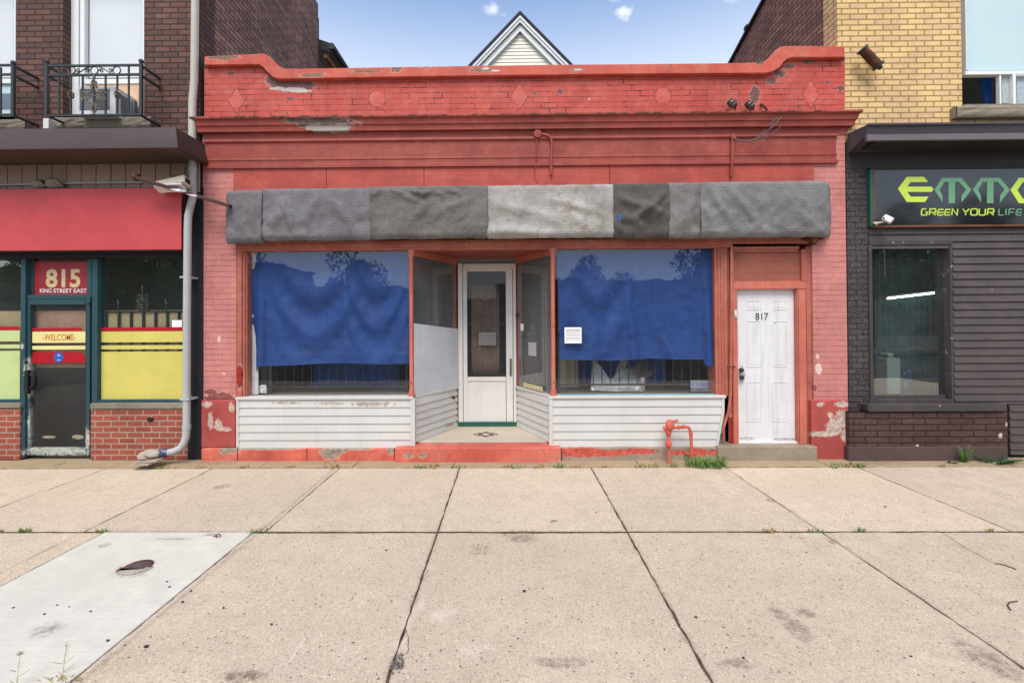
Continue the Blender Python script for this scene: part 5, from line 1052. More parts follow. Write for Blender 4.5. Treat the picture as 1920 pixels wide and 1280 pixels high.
for px, py, dy in ((361.3, 318, 0), (350, 745, -.045), (350, 800, -.04)): c = pt(px, py, yd+dy); m.lathe([(.045, -.03), (.05, -.028), (.05, .028), (.045, .03)], c, (0, 0, 1), 12)
m.build('pipe_collar', M['pipe_grey'], t_, smooth=35)
for py in (520, 748): m = MB(); c = pt(350, py, yd-.05); m.box(c.x-.06, c.x+.06, c.y-.045, .0, c.z-.012, c.z+.012); m.build('pipe_clip', M['pipe_grey'], t_, bevel=.003)
m = MB(); m.tube([pt(315, 848, yd-.115), pt(303, 849.5, yd-.13), pt(296, 850, yd-.14)], [.05, .055, .05], 10); tag(m.build('cloth_wrap', M['tape_blue'], origin=pt(305, 850, yd-.1), smooth=True), 'blue and white cloth wrapped round the foot of the downpipe', 'cloth')
m = MB(); c = pt(283, 850, yd-.16); m.ball(c, (.13, .09, .055), 12, 7, .16); m.ball(c + Vector((-.04, 0, -.02)), (.1, .1, .05), 10, 6, .2); m.beam(c + Vector((-.1, -.08, -.075)), c + Vector((.16, -.06, -.06)), .12, .02); m.beam(c + Vector((-.12, -.1, -.095)), c + Vector((.1, -.1, -.09)), .14, .018)
tag(m.build('concrete_rubble', M['rubble'], origin=(c.x, c.y, 0), bevel=.004), 'lump of pale broken concrete at the end of the downpipe', 'rubble')

# window railing and air conditioner
def balconette(dx, lab):
    yr = -.30; t_ = thing('window_guard', lab, 'railing', tuple(pt(180+dx, 218, yr)), 'wrought iron window guards')
    m = MB()
    for px in (88, 265): c = pt(px+dx, 170, yr); m.box(c.x-.017, c.x+.017, yr-.017, yr+.017, Z(217, yr, px), Z(120, yr, px)); m.ball((c.x, yr, Z(115.5, yr, px)), .03, 10, 6)
    m.build('post', M['black_metal'], t_)
    m = MB()
    for py in (123.5, 141, 216.5): p, q_ = pt(88+dx, py+1, yr), pt(265+dx, py-1, yr); m.beam(p, q_, .026, .022)
    for px in (88, 265):
        for py in (124, 142, 217): p = pt(px+dx, py, yr); m.beam(p, (p.x+(.0), .0, p.z), .03, .02)
    m.build('rail', M['black_metal'], t_)
    for px in (110.5, 133, 155, 177, 198, 220, 241.5):
        zt = Z(124 if px in (110.5, 241.5) else 141, yr, px); c = pt(px+dx, 180, yr); m = MB(); m.box(c.x-.008, c.x+.008, yr-.008, yr+.008, Z(216, yr, px), zt); m.build('bar', M['black_metal'], t_)
    for px in (133, 220):
        m = MB(); c = pt(px+dx, 178, yr)
        for k in range(4):
            a = 2*math.pi*k/4
            m.tube([c + Vector((0, 0, .055)), c + Vector((.035*math.cos(a), .035*math.sin(a), .02)), c + Vector((.035*math.cos(a+1.5), .035*math.sin(a+1.5), -.02)), c + Vector((0, 0, -.055))], .007, 5)
        m.build('basket_ornament', M['bronze_metal'], t_, smooth=True)
    m = MB()
    for px in (134, 177, 219): m.ring(pt(px+dx, 132.3, yr), .048, .007, 18)
    for a, s_ in ((155, 1), (199, -1)):
        c = pt(a+dx, 132.3, yr); m.tube([c + Vector((s_*(-.09+.18*i/10), 0, .042*math.sin(-1.5+3*i/10)*(1 if True else 0))) for i in range(11)], .007, 5); m.tube(scroll(c + Vector((s_*.06, 0, -.005)), .026, s_), .006, 5); m.tube(scroll(c + Vector((s_*-.06, 0, .005)), .026, -s_, 1.2, 12, -1), .006, 5)
    m.build('ring_frieze', M['black_metal'], t_, smooth=True)
    m = MB(); c = pt(176+dx, 180, yr-.012)
    for sx_ in (1, -1):
        for sz in (1, -1):
            V = lambda a, b2: c + Vector((a*sx_, 0, b2*sz))
            m.tube([V(0, .22), V(.03, .17), V(.012, .12), V(.03, .07), V(.06, .045)], [.004, .012, .008, .01, .006], 6)
            for (ax_, az_, r_) in ((.045, .055, .026), (.085, .035, .024), (.13, .03, .026), (.028, .11, .02)): m.tube(scroll(V(ax_, az_), r_, sx_, 1.1, 12, sz), .0075, 5)
    m.tube([c + Vector((-.15, 0, 0)), c + Vector((.15, 0, 0))], .006, 5); m.ball(c + Vector((0, 0, .23)), (.014, .012, .03), 8, 5); m.ball(c + Vector((0, 0, -.23)), (.03, .012, .014), 8, 5)
    m.build('scroll_ornament', M['bronze_metal'], t_, smooth=True)
balconette(0, 'black wrought iron guard with scrolls in front of the air conditioner window')
balconette(-240, 'black wrought iron guard cut by the left edge of the photo')
t_ = thing('air_conditioner', 'white window air conditioner behind the scrolled iron guard', 'air conditioner', tuple(pt(185, 217, -.15)))
ya = -.19
m = MB(); m.bx(145, 162, 216, 217, ya, .2); m.build('casing', M['ac_white'], t_, bevel=.012)
m = MB(); m.bx(149, 167, 205, 206, ya-.006, ya+.01); m.build('front_grille', M['ac_grille'], t_, bevel=.002)
m = MB(); xs_ = X(216, ya, 190) + .003
for i in range(9): z0 = Z(210, ya, 216) + i*.03; m.box(xs_-.004, xs_+.004, ya+.08, .02, z0, z0+.018)
m.build('side_louvres', M['ac_grille'], t_)
m = MB(); m.bx(217.5, 188, 252, 219, .05, .1); m.build('side_filler', M['ac_grille'], t_)

# ------------------------------------------------------------------ right building
rb = thing('yellow_brick_building', 'tall yellow brick building with charcoal storefront and dark siding at the right', 'building', (6.5, 0, 0))
P = lambda mb, name, mat, parent=rb, **k: mb.build(name, mat, parent, **k)
xw = X(1575, .0, 120); zc_ = Z(262, 0); xwin = X(1809, 0, 120); zsill = Z(195, 0, 1850)
m = MB(); m.box(xw, xwin, .04, .3, zc_-.3, 9.0); m.box(xwin, 9.5, .04, .3, zc_-.3, Z(217, .04, 1850)-.003); m.box(xwin, 9.5, .04, .3, 6.6, 9.0); m.box(xwin+2.1, 9.5, .04, .3, zsill, 6.6); P(m, 'front_wall', M['yellow_brick'])
zr0 = 7.14 + .52; ytop = lambda y: 7.14 - (y-1.65)*.33
m = MB(); ys2 = [.3, 1.0, 1.65, 3, 5, 7, 9]
for y0, y1 in zip(ys2, ys2[1:]): m.add([(xw, y0, 0), (xw, y1, 0), (xw, y1, ytop(y1)), (xw, y0, ytop(y0)), (xw+.3, y0, 0), (xw+.3, y1, 0), (xw+.3, y1, ytop(y1)), (xw+.3, y0, ytop(y0))], [(0,1,2,3),(7,6,5,4),(3,2,6,7)])
m.box(xw, 9.5, 8.8, 9, 0, 4.5); m.box(9.3, 9.5, .3, 8.8, 0, 4.5); P(m, 'side_wall', M['side_brick'])
m = MB(); m.beam((xw+.1, .32, ytop(.32)+.03), (xw+.1, 9, ytop(9)+.03), .30, .05); 
for y in (2.2, 3.4, 4.8): m.ball((xw-.02, y, ytop(y)+.05), (.07, .1, .05), 8, 5)
P(m, 'roof_edge', M['dark_gutter'], bevel=.01)
m = MB(); m.add([(xw+.26, .3, ytop(.3)), (9.5, .3, ytop(.3)), (9.5, 9, ytop(9)), (xw+.26, 9, ytop(9))], [(0,1,2,3)]); P(m, 'roof', M['shingle'], solid=.05)
m = MB(); m.box(xw+.3, 9.3, .3, 8.8, 4.0, 4.05); m.box(xw+.3, 9.3, 2.6, 2.65, 0, 4); m.box(xw+.3, 9.3, 1.5, 1.55, 4.05, 7); P(m, 'inner_partition', M['dark_void'])
# upper window
yu = .09
m = MB(); m.bx(1810, 131.5, 2130, 138.5, yu, yu+.08); m.bx(1874.5, 139, 1878, 195, yu+.01, yu+.06); m.bx(1899.5, 139, 1905.5, 195, yu, yu+.06); m.bx(1810, -140, 1812, 131, yu, yu+.08); m.bx(1905.8, 139, 2130, 141, yu, yu+.05); uw = P(m, 'window_frame', M['white_frame'], bevel=.003)
m = MB(); m.bx(1812, -140, 2130, 131, yu+.03, yu+.036); m.build('window_pane', M['glass'], uw)
m = MB(); m.bx(1812, -140, 2130, 131, yu+.06, yu+.065); m.build('window_blind', M['blind_teal'], uw)
m = MB(); m.bx(1878.4, 141, 1899.2, 194, yu+.03, yu+.036); m.bx(1906, 141.4, 2130, 194, yu+.02, yu+.026); m.build('sliding_pane', M['glass'], uw)
m = MB(); m.bx(1879, 141, 1893, 194, yu+.05, yu+.055); m.bx(1906.5, 141.4, 2130, 194, yu+.05, yu+.055); m.build('window_blind', plain('pale_grey_blind', lin(176, 190, 190), .6), uw)
m = MB(); m.grid(lambda u, v: (X(1852+14*u-8*v*(1-u), yu+.3), yu+.3+.02*math.sin(u*12), Z(196-50*v, yu+.3, 1855)), 14, 6); m.build('blue_curtain', M['curtain_blue'], uw, smooth=True)
def rs2(x0, x1, y0, y1, yf): return rough_sill(x0, x1, y0, y1, yf)
P(rs2(1795, 2160, 196, 217, -.06), 'window_sill', M['sill_stone'])
m = MB(); m.box(xwin-.01, xwin+2.12, .0, .3, Z(217, 0, 1850), zsill-.002); P(m, 'sill_bed', M['sill_stone'])
# canopy
yc = -.36; xc0 = X(1628, yc, 240); za_, zb_, zc2 = Z(230, yc, 1750), Z(250.5, yc, 1750), Z(262.5, yc, 1750); xwl = X(1589, 0, 250)
m = MB(); m.add([(xc0+.02, yc+.02, za_), (9.5, yc+.02, za_), (9.5, yc+.05, zb_), (xc0+.0, yc+.05, zb_), (xwl, 0, za_+.02), (xwl, 0, zb_-.1), (9.5, 0, za_+.02), (9.5, 0, zb_)], [(0,1,2,3),(4,0,3,5),(4,6,1,0),(3,2,7,5)]); m.box(xc0+.01, 9.5, yc+.005, yc+.02, za_-.02, za_+.004); cn = P(m, 'canopy', M['canopy_dark'], smooth=20)
m = MB(); m.box(xc0-.01, 9.5, yc, yc+.045, zc2, zb_-.002); m.build('canopy_lip', M['canopy_lip'], cn, bevel=.004)
m = MB(); m.box(xwl+.12, 9.5, yc+.05, -.0, zc2-.004, zc2+.01); m.build('soffit', M['header_dark'], cn)
m = MB(); m.bx(1589, 262, 2200, 314, -.01, .1); m.box(X(1632, -.02, 320), 9.5, -.03, .1, Z(317, -.03, 1750), Z(313, -.03, 1750)); P(m, 'header', M['header_dark'], bevel=.003)
m = MB(); m.bx(1589.5, 296, 1630, 772, 0, .3); P(m, 'brick_pier', M['dark_brick'])
m = MB(); m.bx(1592.5, 772, 1889, 858, -.10, .2); P(m, 'brick_base', M['brown_base_brick'])
m = MB(); xa_, xb_ = X(1591, -.115, 840), X(1890, -.115, 840); n = 26; tp = [(xa_+(xb_-xa_)*i/n, Z(837, -.115, 1740)+random.uniform(-.006, .006)) for i in range(n+1)]; m.strip(tp, [(x, -.03) for x, _ in tp], -.115 , .1); P(m, 'footing', paint('brown_footing_render', lin(92, 74, 70), rough=.8, bump=.8), bevel=.01)
m = MB(); m.bx(1628, 757.5, 1889, 771.5, -.14, .1); P(m, 'brick_base_ledge', M['dark_trim'], bevel=.01)
# siding courses
def siding(y0, y1, x0, x1, step=14.3, yf=.0):
    m = MB(); y = y0; a, b2 = X(x0, yf, 600), X(x1, yf, 600)
    while y < y1-2:
        zt, zb = Z(y, yf, 1800), Z(min(y+step, y1)-.5, yf, 1800)
        m.add([(a, yf+.004, zt), (b2, yf+.004, zt), (b2, yf-.016, zb), (a, yf-.016, zb), (a, yf+.02, zb), (b2, yf+.02, zb), (a, yf+.03, zt), (b2, yf+.03, zt)], [(0,1,2,3),(3,2,5,4),(4,5,7,6),(0,6,7,1),(0,3,4,6),(1,7,5,2)]); y += step
    return m
P(siding(424.5, 466, 1631, 2200), 'siding', M['dark_siding']); P(siding(466, 757, 1787, 2200), 'siding', M['dark_siding']); P(siding(757, 852, 1889.5, 2200), 'siding', M['dark_siding'])
m = MB(); m.bx(1631, 424, 2200, 862, .02, .1) if False else None
m = MB(); m.box(X(1786, .03, 600), 9.5, .03, .1, -.05, Z(424, .03, 1800)); m.box(X(1631, .03, 440), X(1786, .03, 440), .03, .1, Z(459, .03, 1700), Z(424, .03, 1700)); P(m, 'siding_backing', M['black'])
m = MB(); m.bx(1630.5, 451, 1787, 459, -.022, .1); m.bx(1630.5, 459.4, 1637, 752, -.02, .2); m.bx(1783, 459.4, 1787.5, 752, -.02, .2); m.bx(1630.5, 748.5, 1789, 757, -.03, .2); m.bx(1637.4, 459.4, 1782.6, 463.5, .0, .2); m.bx(1773.5, 464, 1782.6, 748, .05, .2); dw = P(m, 'window_frame', M['dark_trim'], bevel=.003)
m = MB(); m.bx(1637, 463, 1774, 741, .07, .076); m.build('window_pane', M['glass_teal'], dw)
m = MB(); m.bx(1637, 741, 1774, 748, .04, .2); m.build('bottom_rail', M['dark_trim'], dw, bevel=.004)
m = MB(); m.bx(1762, 468, 1766, 741, .2, .22); m.build('inner_stop', M['white_board'], dw)
m = MB(); m.grid(lambda u, v: (X(1640+120*u, .6), .6+.02*math.sin(u*70), Z(741-290*v, .6, 1700)), 80, 4); m.build('dark_teal_drape', plain('dark_teal_drape', lin(92, 112, 114), .8, var=.3, scale=4), dw, smooth=True)
t_ = thing('tube_light', 'lit white fluorescent tube hanging inside the dark framed window', 'lamp', tuple(pt(1705, 553, .9)))
m = MB(); m.tube([pt(1664, 559.5, .45), pt(1757, 548.5, .45)], .012, 8); m.build('lit_tube', M['tube_lit'], t_, smooth=True)
m = MB(); m.beam(pt(1662, 557, .48), pt(1760, 545.5, .48), .04, .03); m.tube([pt(1675, 556, .48), pt(1675, 480, .48)], .004, 4); m.tube([pt(1745, 547, .48), pt(1745, 480, .48)], .004, 4); m.build('lamp_body', M['grey_metal'], t_)
for (xa1, yb1, w1_, h1_, lab, mt) in ((1672, 741, 26, 70, 'pale upright appliance inside the dark framed window', 'vase'), (1725, 741, 40, 34, 'dark heap of boxes low inside the dark framed window', 'black'), (1698, 741, 22, 46, 'bluish bin beside the pale appliance in the dark framed window', 'tape_blue')):
    t_ = thing('stored_goods', lab, 'goods', tuple(pt(xa1+w1_/2, yb1, .7)))
    m = MB(); m.bx(xa1-8, yb1-h1_, xa1+w1_-8, yb1+6, .3, .5); m.build('box_body', M[mt], t_, bevel=.02)
    m = MB(); m.bx(xa1-6, yb1-h1_-9, xa1+w1_*.5-8, yb1-h1_-.5, .32, .48); m.build('box_top', M[mt], t_, bevel=.02)
# sign board
t_ = thing('shop_sign', 'glossy black sign board with lime and sage green lettering above the dark siding', 'sign', tuple(pt(1780, 422, -.04)))
yg = -.05
m = MB(); m.bx(1640, 316.5, 2190, 420, yg, yg+.012); pan = m.build('sign_panel', M['sign_black'], t_)
m = MB(); m.bx(1632, 318, 1637, 424, yg-.01, yg+.05); m.build('green_edge', M['sign_green_edge'], t_, bevel=.002)
m = MB(); m.bx(1637.4, 317, 1640.5, 420, yg-.012, yg+.04); m.bx(1637, 420.4, 2190, 424, yg-.012, yg+.04); m.build('timber_edge', M['rust_wood'], t_, bevel=.002)
m = MB()
for px in range(1720, 2190, 68):
    for py in (320.5, 417.5): m.ball(pt(px, py, yg), (.009, .005, .009), 6, 4)
m.build('screw_heads', M['grey_metal'], t_) if False else None
k = 1/6.4; E = lambda pts: [(1620+a*k, 300+b2*k) for a, b2 in pts]
def plate(polys, mat, nm='letter'):
    m = MB()
    for q_ in polys: m.prism_px(q_, yg-.004, yg+.001)
    m.build(nm, M[mat], pan)
plate([E([(408,345),(515,203),(720,203),(770,265),(560,265),(520,320),(810,320),(835,355),(810,383),(520,383),(560,440),(775,440),(730,505),(515,505)])], 'lime')
def emm(o): return [E([(845+o,358),(940+o,215),(1170+o,215),(1290+o,358),(1170+o,510),(1170+o,430),(1225+o,358),(1140+o,262),(1092+o,262),(1092+o,518),(1014+o,518),(1014+o,262),(965+o,262),(908+o,358),(942+o,430),(942+o,510)])]
plate(emm(0), 'sage'); plate(emm(462), 'sage')
plate([E([(1758,362),(1860,215),(2100,215),(2100,265),(1905,265),(1842,362),(1905,465),(2100,465),(2100,518),(1860,518)]), E([(2101,215),(2180,215),(2282,362),(2180,518),(2101,518),(2101,465),(2135,465),(2198,362),(2135,265),(2101,265)])], 'lime')
def glyphs(specs, mat):
    m = MB()
    for pts in specs:
        w_ = [(lambda p: (p.x, p.z))(pt(1620+a*k, 300+b2*k, yg)) for a, b2 in pts]; stroke(m, w_, .014, yg-.0005, .004)
    m.build('lettering', M[mat], pan)
T, B_, Mi = 588, 662, 626
GL = {'G': [[(62,T),(22,T),(8,T+12),(2,B_-14),(8,B_),(66,B_),(76,Mi+2),(52,Mi+2)]], 'R': [[(2,B_),(14,T),(78,T),(84,Mi-8),(76,Mi+4),(18,Mi+4)],[(40,Mi+4),(80,B_)]], 'E': [[(76,T+6),(24,T+6),(6,Mi),(4,B_-10),(14,B_),(72,B_)],[(6,Mi+4),(74,Mi+4)]],
      'N': [[(2,B_),(10,T),(66,B_),(74,T)]], 'Y': [[(0,T),(34,Mi+4),(34,B_)],[(34,Mi+4),(78,T)]], 'O': [[(16,T),(74,T),(84,T+12),(80,B_-10),(70,B_),(12,B_),(2,B_-12),(8,T+10),(18,T)]], 'U': [[(8,T),(2,B_-12),(12,B_),(66,B_),(76,B_-12),(80,T)]], 'L': [[(4,T),(2,B_),(56,B_)]], 'I': [[(4,T),(0,B_)]], 'F': [[(70,T),(18,T),(6,T+14),(0,B_)],[(4,Mi+4),(58,Mi+4)]]}
def word(w_, x, adv, mat):
    sp = []
    for ch_, a in zip(w_, adv): sp += [[(x+p, y) for p, y in g] for g in GL[ch_]]; x += a
    glyphs(sp, mat)
word('GREEN', 682, (94, 98, 84, 90, 80), 'lime'); word('YOUR', 1182, (92, 100, 98, 90), 'lime'); word('LIFE', 1612, (86, 34, 84, 80), 'sage')
t_ = thing('security_camera', 'small white camera head on the lower left corner of the black sign', 'camera', tuple(pt(1660, 418, -.1)))
m = MB(); m.beam(pt(1656, 407, -.14), pt(1673, 415, -.20), .075, .07, (0, .2, 1)); m.build('camera_body', M['ac_white'], t_, bevel=.012)
m = MB(); m.lathe([(.012, 0), (.012, .004), (0, .0045)], pt(1657, 409, -.175), (-.35, -.9, .1), 10); m.build('lens', M['black'], t_)
m = MB(); m.tube([pt(1638, 418, -.07), pt(1644, 419, -.1), pt(1650, 417, -.12), pt(1657, 416, -.14)], .012, 7); m.ball(pt(1643, 419, -.09), .022, 8, 5); m.build('bracket', M['cream_metal'], t_, smooth=True)
m = MB(); m.tube([pt(1657.5, 418, -.1), pt(1658, 440, -.06), pt(1658, 460, -.045), pt(1659, 520, -.03)], .004, 5); m.build('cord', M['wire'], t_, smooth=True)
t_ = thing('old_floodlight', 'rusty dark cylindrical light fitting tilted on the yellow brick wall', 'lamp', tuple(pt(1635, 108, -.06)))
m = MB(); p, q_ = pt(1617, 93, -.11), pt(1647, 124, -.11); m.tube([p, q_], .055, 12); m.build('lamp_barrel', M['rust'], t_, smooth=35)
m = MB(); d = (q_-p).normalized(); m.lathe([(.07, -.01), (.07, .012), (0, .014)], p, d, 12); m.lathe([(.07, -.014), (.07, .012), (.03, .016), (.025, .05), (0, .052)], q_, d, 12); m.build('end_collar', M['black_metal'], t_, smooth=35)
m = MB(); m.tube([pt(1628, 96, -.03), pt(1648, 118, -.03)], .022, 8); m.tube([pt(1636, 108, -.1), pt(1638, 106, .0)], .02, 8); m.build('mount', M['rust'], t_, smooth=True)

# ------------------------------------------------------------------ gabled house behind
yh = 6.2
hs = thing('gabled_house', 'cream sided house with steep white trimmed gable rising behind the red shop', 'house', (pt(975, 100, yh).x, yh, 0))
ap = pt(975, 21, yh-.2); sl = pt(886, 122, yh-.2); sr = pt(1081, 121, yh-.2); kx = ((sr.x-sl.x)/2); kz = ap.z - (sl.z+sr.z)/2; tn = kz/kx; Wd = 2.7; ze = ap.z - Wd*tn
def rake(o0, o1, y0, y1):                       # band following the two roof slopes, offsets measured down from the apex
    m = MB()
    for s_ in (-1, 1):
        pts = [(ap.x, ap.z-o0), (ap.x+s_*Wd, ap.z-Wd*tn-o0), (ap.x+s_*Wd, ap.z-Wd*tn-o1), (ap.x, ap.z-o1)]; m.prism(pts, y0, y1)
    return m
hs_p = lambda mb, name, mat, **k2: mb.build(name, mat, hs, **k2)
hs_p(rake(-.0, .09, yh-.22, yh+8), 'roof', M['shingle'])
hs_p(rake(.092, .27, yh-.17, yh-.13), 'bargeboard', M['white_frame'], bevel=.004)
hs_p(rake(.10, .18, yh-.20, yh-.172), 'bargeboard_mould', M['white_frame'], bevel=.004)
hs_p(rake(.275, .46, yh-.10, yh-.02), 'frieze_trim', M['white_frame'])
m = MB(); z = 0
wa = Vector((ap.x-Wd+.3, yh)); z1 = ap.z - .47
z = ze - 3
while z < z1-.06:
    hw = min(Wd-.3, (ap.z-.42-z)/tn); hw2 = min(Wd-.3, (ap.z-.42-z-.095)/tn)
    if hw2 > .02: m.add([(ap.x-hw, yh-.014, z), (ap.x+hw, yh-.014, z), (ap.x+hw2, yh, z+.092), (ap.x-hw2, yh, z+.092), (ap.x-hw, yh+.02, z), (ap.x+hw, yh+.02, z), (ap.x-hw2, yh+.02, z+.092), (ap.x+hw2, yh+.02, z+.092)], [(0,1,2,3),(4,5,1,0),(3,2,7,6),(4,6,7,5),(0,3,6,4),(1,5,7,2)])
    z += .095
hs_p(m, 'gable_siding', M['vinyl_house'])
m = MB(); m.box(ap.x-Wd+.3, ap.x+Wd-.3, yh+.021, yh+7.8, 0, ze-.1); m.prism([(ap.x-Wd+.32, ze-.1), (ap.x+Wd-.32, ze-.1), (ap.x, ap.z-.5)], yh+.021, yh+7.8); hs_p(m, 'wall', M['vinyl_house'])

# ------------------------------------------------------------------ small things on the pavement
def blades(n, h, spread, seed, w=.005, lean=.5):
    rnd = random.Random(seed); m = MB()
    for i in range(n):
        a, r_ = rnd.uniform(0, 6.28), spread*math.sqrt(rnd.random()); p = Vector((math.cos(a)*r_, math.sin(a)*r_*.5, 0)); a2 = rnd.uniform(0, 6.28); L = h*rnd.uniform(.45, 1.1); ln = rnd.uniform(.1, lean)
        d = Vector((math.cos(a2)*ln, math.sin(a2)*ln, 1)).normalized(); sd_ = Vector((-math.sin(a2), math.cos(a2), 0))*w; mid = p + d*L*.55; tip = mid + (d + Vector((math.cos(a2)*ln*1.6, math.sin(a2)*ln*1.6, -.25)))*L*.45
        m.add([p-sd_, p+sd_, mid+sd_*.8, mid-sd_*.8, tip], [(0,1,2,3),(3,2,4)])
    return m
def leafy(ns, h, spread, seed, ll=.03, dens=16, sprawl=0):
    rnd = random.Random(seed); st, lf = MB(), MB()
    for i in range(ns):
        a = rnd.uniform(0, 6.28); L = h*rnd.uniform(.55, 1.1); tilt = rnd.uniform(.1, .5) + sprawl; d = Vector((math.cos(a)*tilt, math.sin(a)*tilt*.7, 1 - min(.85, sprawl*.6))).normalized(); p = Vector((math.cos(a)*spread*rnd.random(), math.sin(a)*spread*.5*rnd.random(), 0)); q_ = p + d*L
        st.tube([p, p + d*L*.5 + Vector((0, 0, .01)), q_], [.0035, .003, .0015], 4, False)
        for k2 in range(dens):
            t = rnd.uniform(.1, 1); c = p + d*L*t; b2 = rnd.uniform(0, 6.28); o = Vector((math.cos(b2), math.sin(b2), rnd.uniform(-.1, .8))).normalized(); s_ = o.cross(Vector((0, 0, 1))).normalized()*ll*.28; l_ = ll*rnd.uniform(.5, 1.2)*(1.15-t*.6)
            lf.add([c, c+o*l_*.5+s_, c+o*l_, c+o*l_*.5-s_], [(0, 1, 2, 3)])
    return st, lf
protos = []
for i, (n, h, sp, mt) in enumerate(((26, .07, .07, 'grass_a'), (34, .06, .11, 'grass_b'), (20, .05, .06, 'grass_b'), (30, .06, .1, 'grass_a'))):
    o = blades(n, h, sp, 30+i).build('grass_tuft', M[mt], weld=False, recalc=False, origin=(0, 0, 0)); protos.append(o)
TUFTS = [(318, 871, 3, 'green grass tuft at the crack below the downpipe rubble'), (640, 866, 1, 'large yellowed grass tuft under the left end of the white siding'), (560, 866, 2, 'thin dry grass tuft left of the large yellowed one'), (470, 869, 2, 'sparse dry grass tuft below the left plinth edge'), (388, 871, 2, 'sparse dry grass tuft near the black gap'),
    (790, 871, 0, 'green tuft below the left end of the red step'), (818, 870, 1, 'yellowish tuft beside the green one under the red step'), (862, 869, 3, 'bushiest green tuft where the pavement joint meets the red step'), (972, 870, 3, 'green tuft under the middle of the red step'), (1013, 870, 1, 'yellowed tuft right of the middle red step tuft'), (1048, 871, 0, 'short tuft below the right end of the red step'), (1075, 871, 2, 'faint dry tuft just past the red step'), (950, 870, 2, 'faint dry tuft just left of the middle red step tuft'),
    (1128, 872, 2, 'dry tuft at the second pavement joint'), (1200, 870, 1, 'dry tuft left of the gas pipe foot'), (1225, 871, 1, 'dry tuft touching the gas pipe side weeds'), (1260, 873, 0, 'small bright green tuft at the foot of the gas pipe'), (1585, 868, 1, 'yellow-green tuft below the right plinth'), (1562, 871, 3, 'flat green tuft left of the right plinth tuft'), (1600, 870, 0, 'tuft right of the right plinth tuft'), (1745, 868, 2, 'low dry tuft left of the leafy weeds'),
    (200, 992, 0, 'dark green tuft at the left corner of the pale slab'), (486, 995, 3, 'green tuft at the right corner of the pale slab'), (14, 988, 2, 'tiny tuft at the left edge of the photo'), (62, 989, 0, 'tiny green tuft left of the pale slab'), (1442, 993, 1, 'small yellow tuft in the cross joint'), (1525, 993, 3, 'small green tuft where two joints cross'), (1608, 992, 0, 'small tuft right of the crossing joints'), (1840, 989, 2, 'low tuft in the joint near the right edge')]
cross = {21, 22, 23, 24, 25, 26, 27, 28}
used = set()
for i, (px, py, ty, lab) in enumerate(TUFTS):
    c = gp(px, py); small = i in cross; y = (Y1 if small else YS) + random.uniform(-.012, .012); sc = (.75 if small else random.uniform(.85, 1.25)); rz = random.uniform(0, .6)
    if ty not in used: used.add(ty); o = protos[ty]; o.location = (c.x, y, -.005); o.rotation_euler = (0, 0, rz); o.scale = (sc,)*3; o['label'] = lab
    else: o = copy_tree(protos[ty], (c.x, y, -.005), rz, lab, sc)
    o['category'] = 'grass tuft'; o['group'] = 'grass tufts in the pavement joints'
def weed(px, py, ns, h, sp, seed, mt, lab, ll=.03, dens=16, sprawl=0):
    c = gp(px, py); t_ = thing('weed', lab, 'weed', (c.x, c.y, 0), 'leafy weeds at the foot of the walls'); st, lf = leafy(ns, h, sp, seed, ll, dens, sprawl)
    for mb, nm in ((st, 'stems'), (lf, 'leaves')):
        mb.v = [(x+c.x, y+c.y, z) for x, y, z in mb.v]; mb.build(nm, M[mt], t_, weld=False, recalc=False)
    return t_
c = gp(1322, 874); m = blades(240, .15, .24, 90, .0055, 1.0); m.v = [(x+c.x, y+c.y, z) for x, y, z in m.v]; t_ = thing('weed', 'bright green grassy clump beside the gas pipe', 'weed', (c.x, c.y, 0), 'leafy weeds at the foot of the walls'); m.build('blades', M['grass_a'], t_, weld=False, recalc=False)
st, lf = leafy(5, .2, .03, 91, .035, 20)
for mb, nm in ((st, 'stems'), (lf, 'leaves')): mb.v = [(x+c.x+.2, y+c.y+.02, z) for x, y, z in mb.v]; mb.build(nm, M['grass_a'], t_, weld=False, recalc=False)
weed(1808, 867, 12, .22, .05, 5, 'grass_a', 'upright leafy green weed against the brown brick base', .03, 22)
weed(1872, 868, 34, .2, .12, 6, 'grass_c', 'low spreading dark green weed near the right edge', .03, 22, .9)
weed(1787, 869, 10, .06, .05, 8, 'grass_c', 'tiny flat weed left of the upright leafy one', .02, 14, .6)
for (px, py, lab, sd_) in ((30, 1290, 'pale dry seed head on a bent stem at the bottom left corner', 1), (118, 1262, 'thin dry branching stem rising beside the pale slab edge', 2)):
    c = gp(px, py); t_ = thing('dry_weed', lab, 'weed', (c.x, c.y, 0), 'dry weeds by the pale slab'); rnd = random.Random(sd_); st, hd = MB(), MB(); h = .16; top = c + Vector((.01, .01, h))
    st.tube([c, c + Vector((.01, 0, h*.5)), top], .0013, 4); 
    for k2 in range(46 if sd_ == 1 else 14):
        d = Vector((rnd.uniform(-1, 1), rnd.uniform(-1, 1), rnd.uniform(-.4 if sd_ == 1 else 0, 1))).normalized(); b2 = top - Vector((0, 0, 0 if sd_ == 1 else rnd.uniform(0, .07))); hd.tube([b2, b2+d*rnd.uniform(.01, .02)], .0008, 3, False)
    for k2 in range(4): d = Vector((rnd.uniform(-1, 1), rnd.uniform(-1, 1), .6)); b2 = c + Vector((0, 0, rnd.uniform(.0, h*.6))); st.tube([b2, b2+d*.05], .0015, 3, False)
    st.build('stem', M['grass_b'], t_, weld=False); hd.build('seed_head', M['curtain_beige'], t_, weld=False)
c = gp(118, 1276); m = blades(22, .035, .07, 44, .003, 1.4); m.v = [(x*1.6+c.x, y+c.y, z) for x, y, z in m.v]; tag(m.build('grass_tuft', M['grass_b'], origin=(c.x, c.y, 0), weld=False, recalc=False), 'yellow-green grass growing out of the slab edge at the bottom left', 'grass tuft', 'grass tufts in the pavement joints')
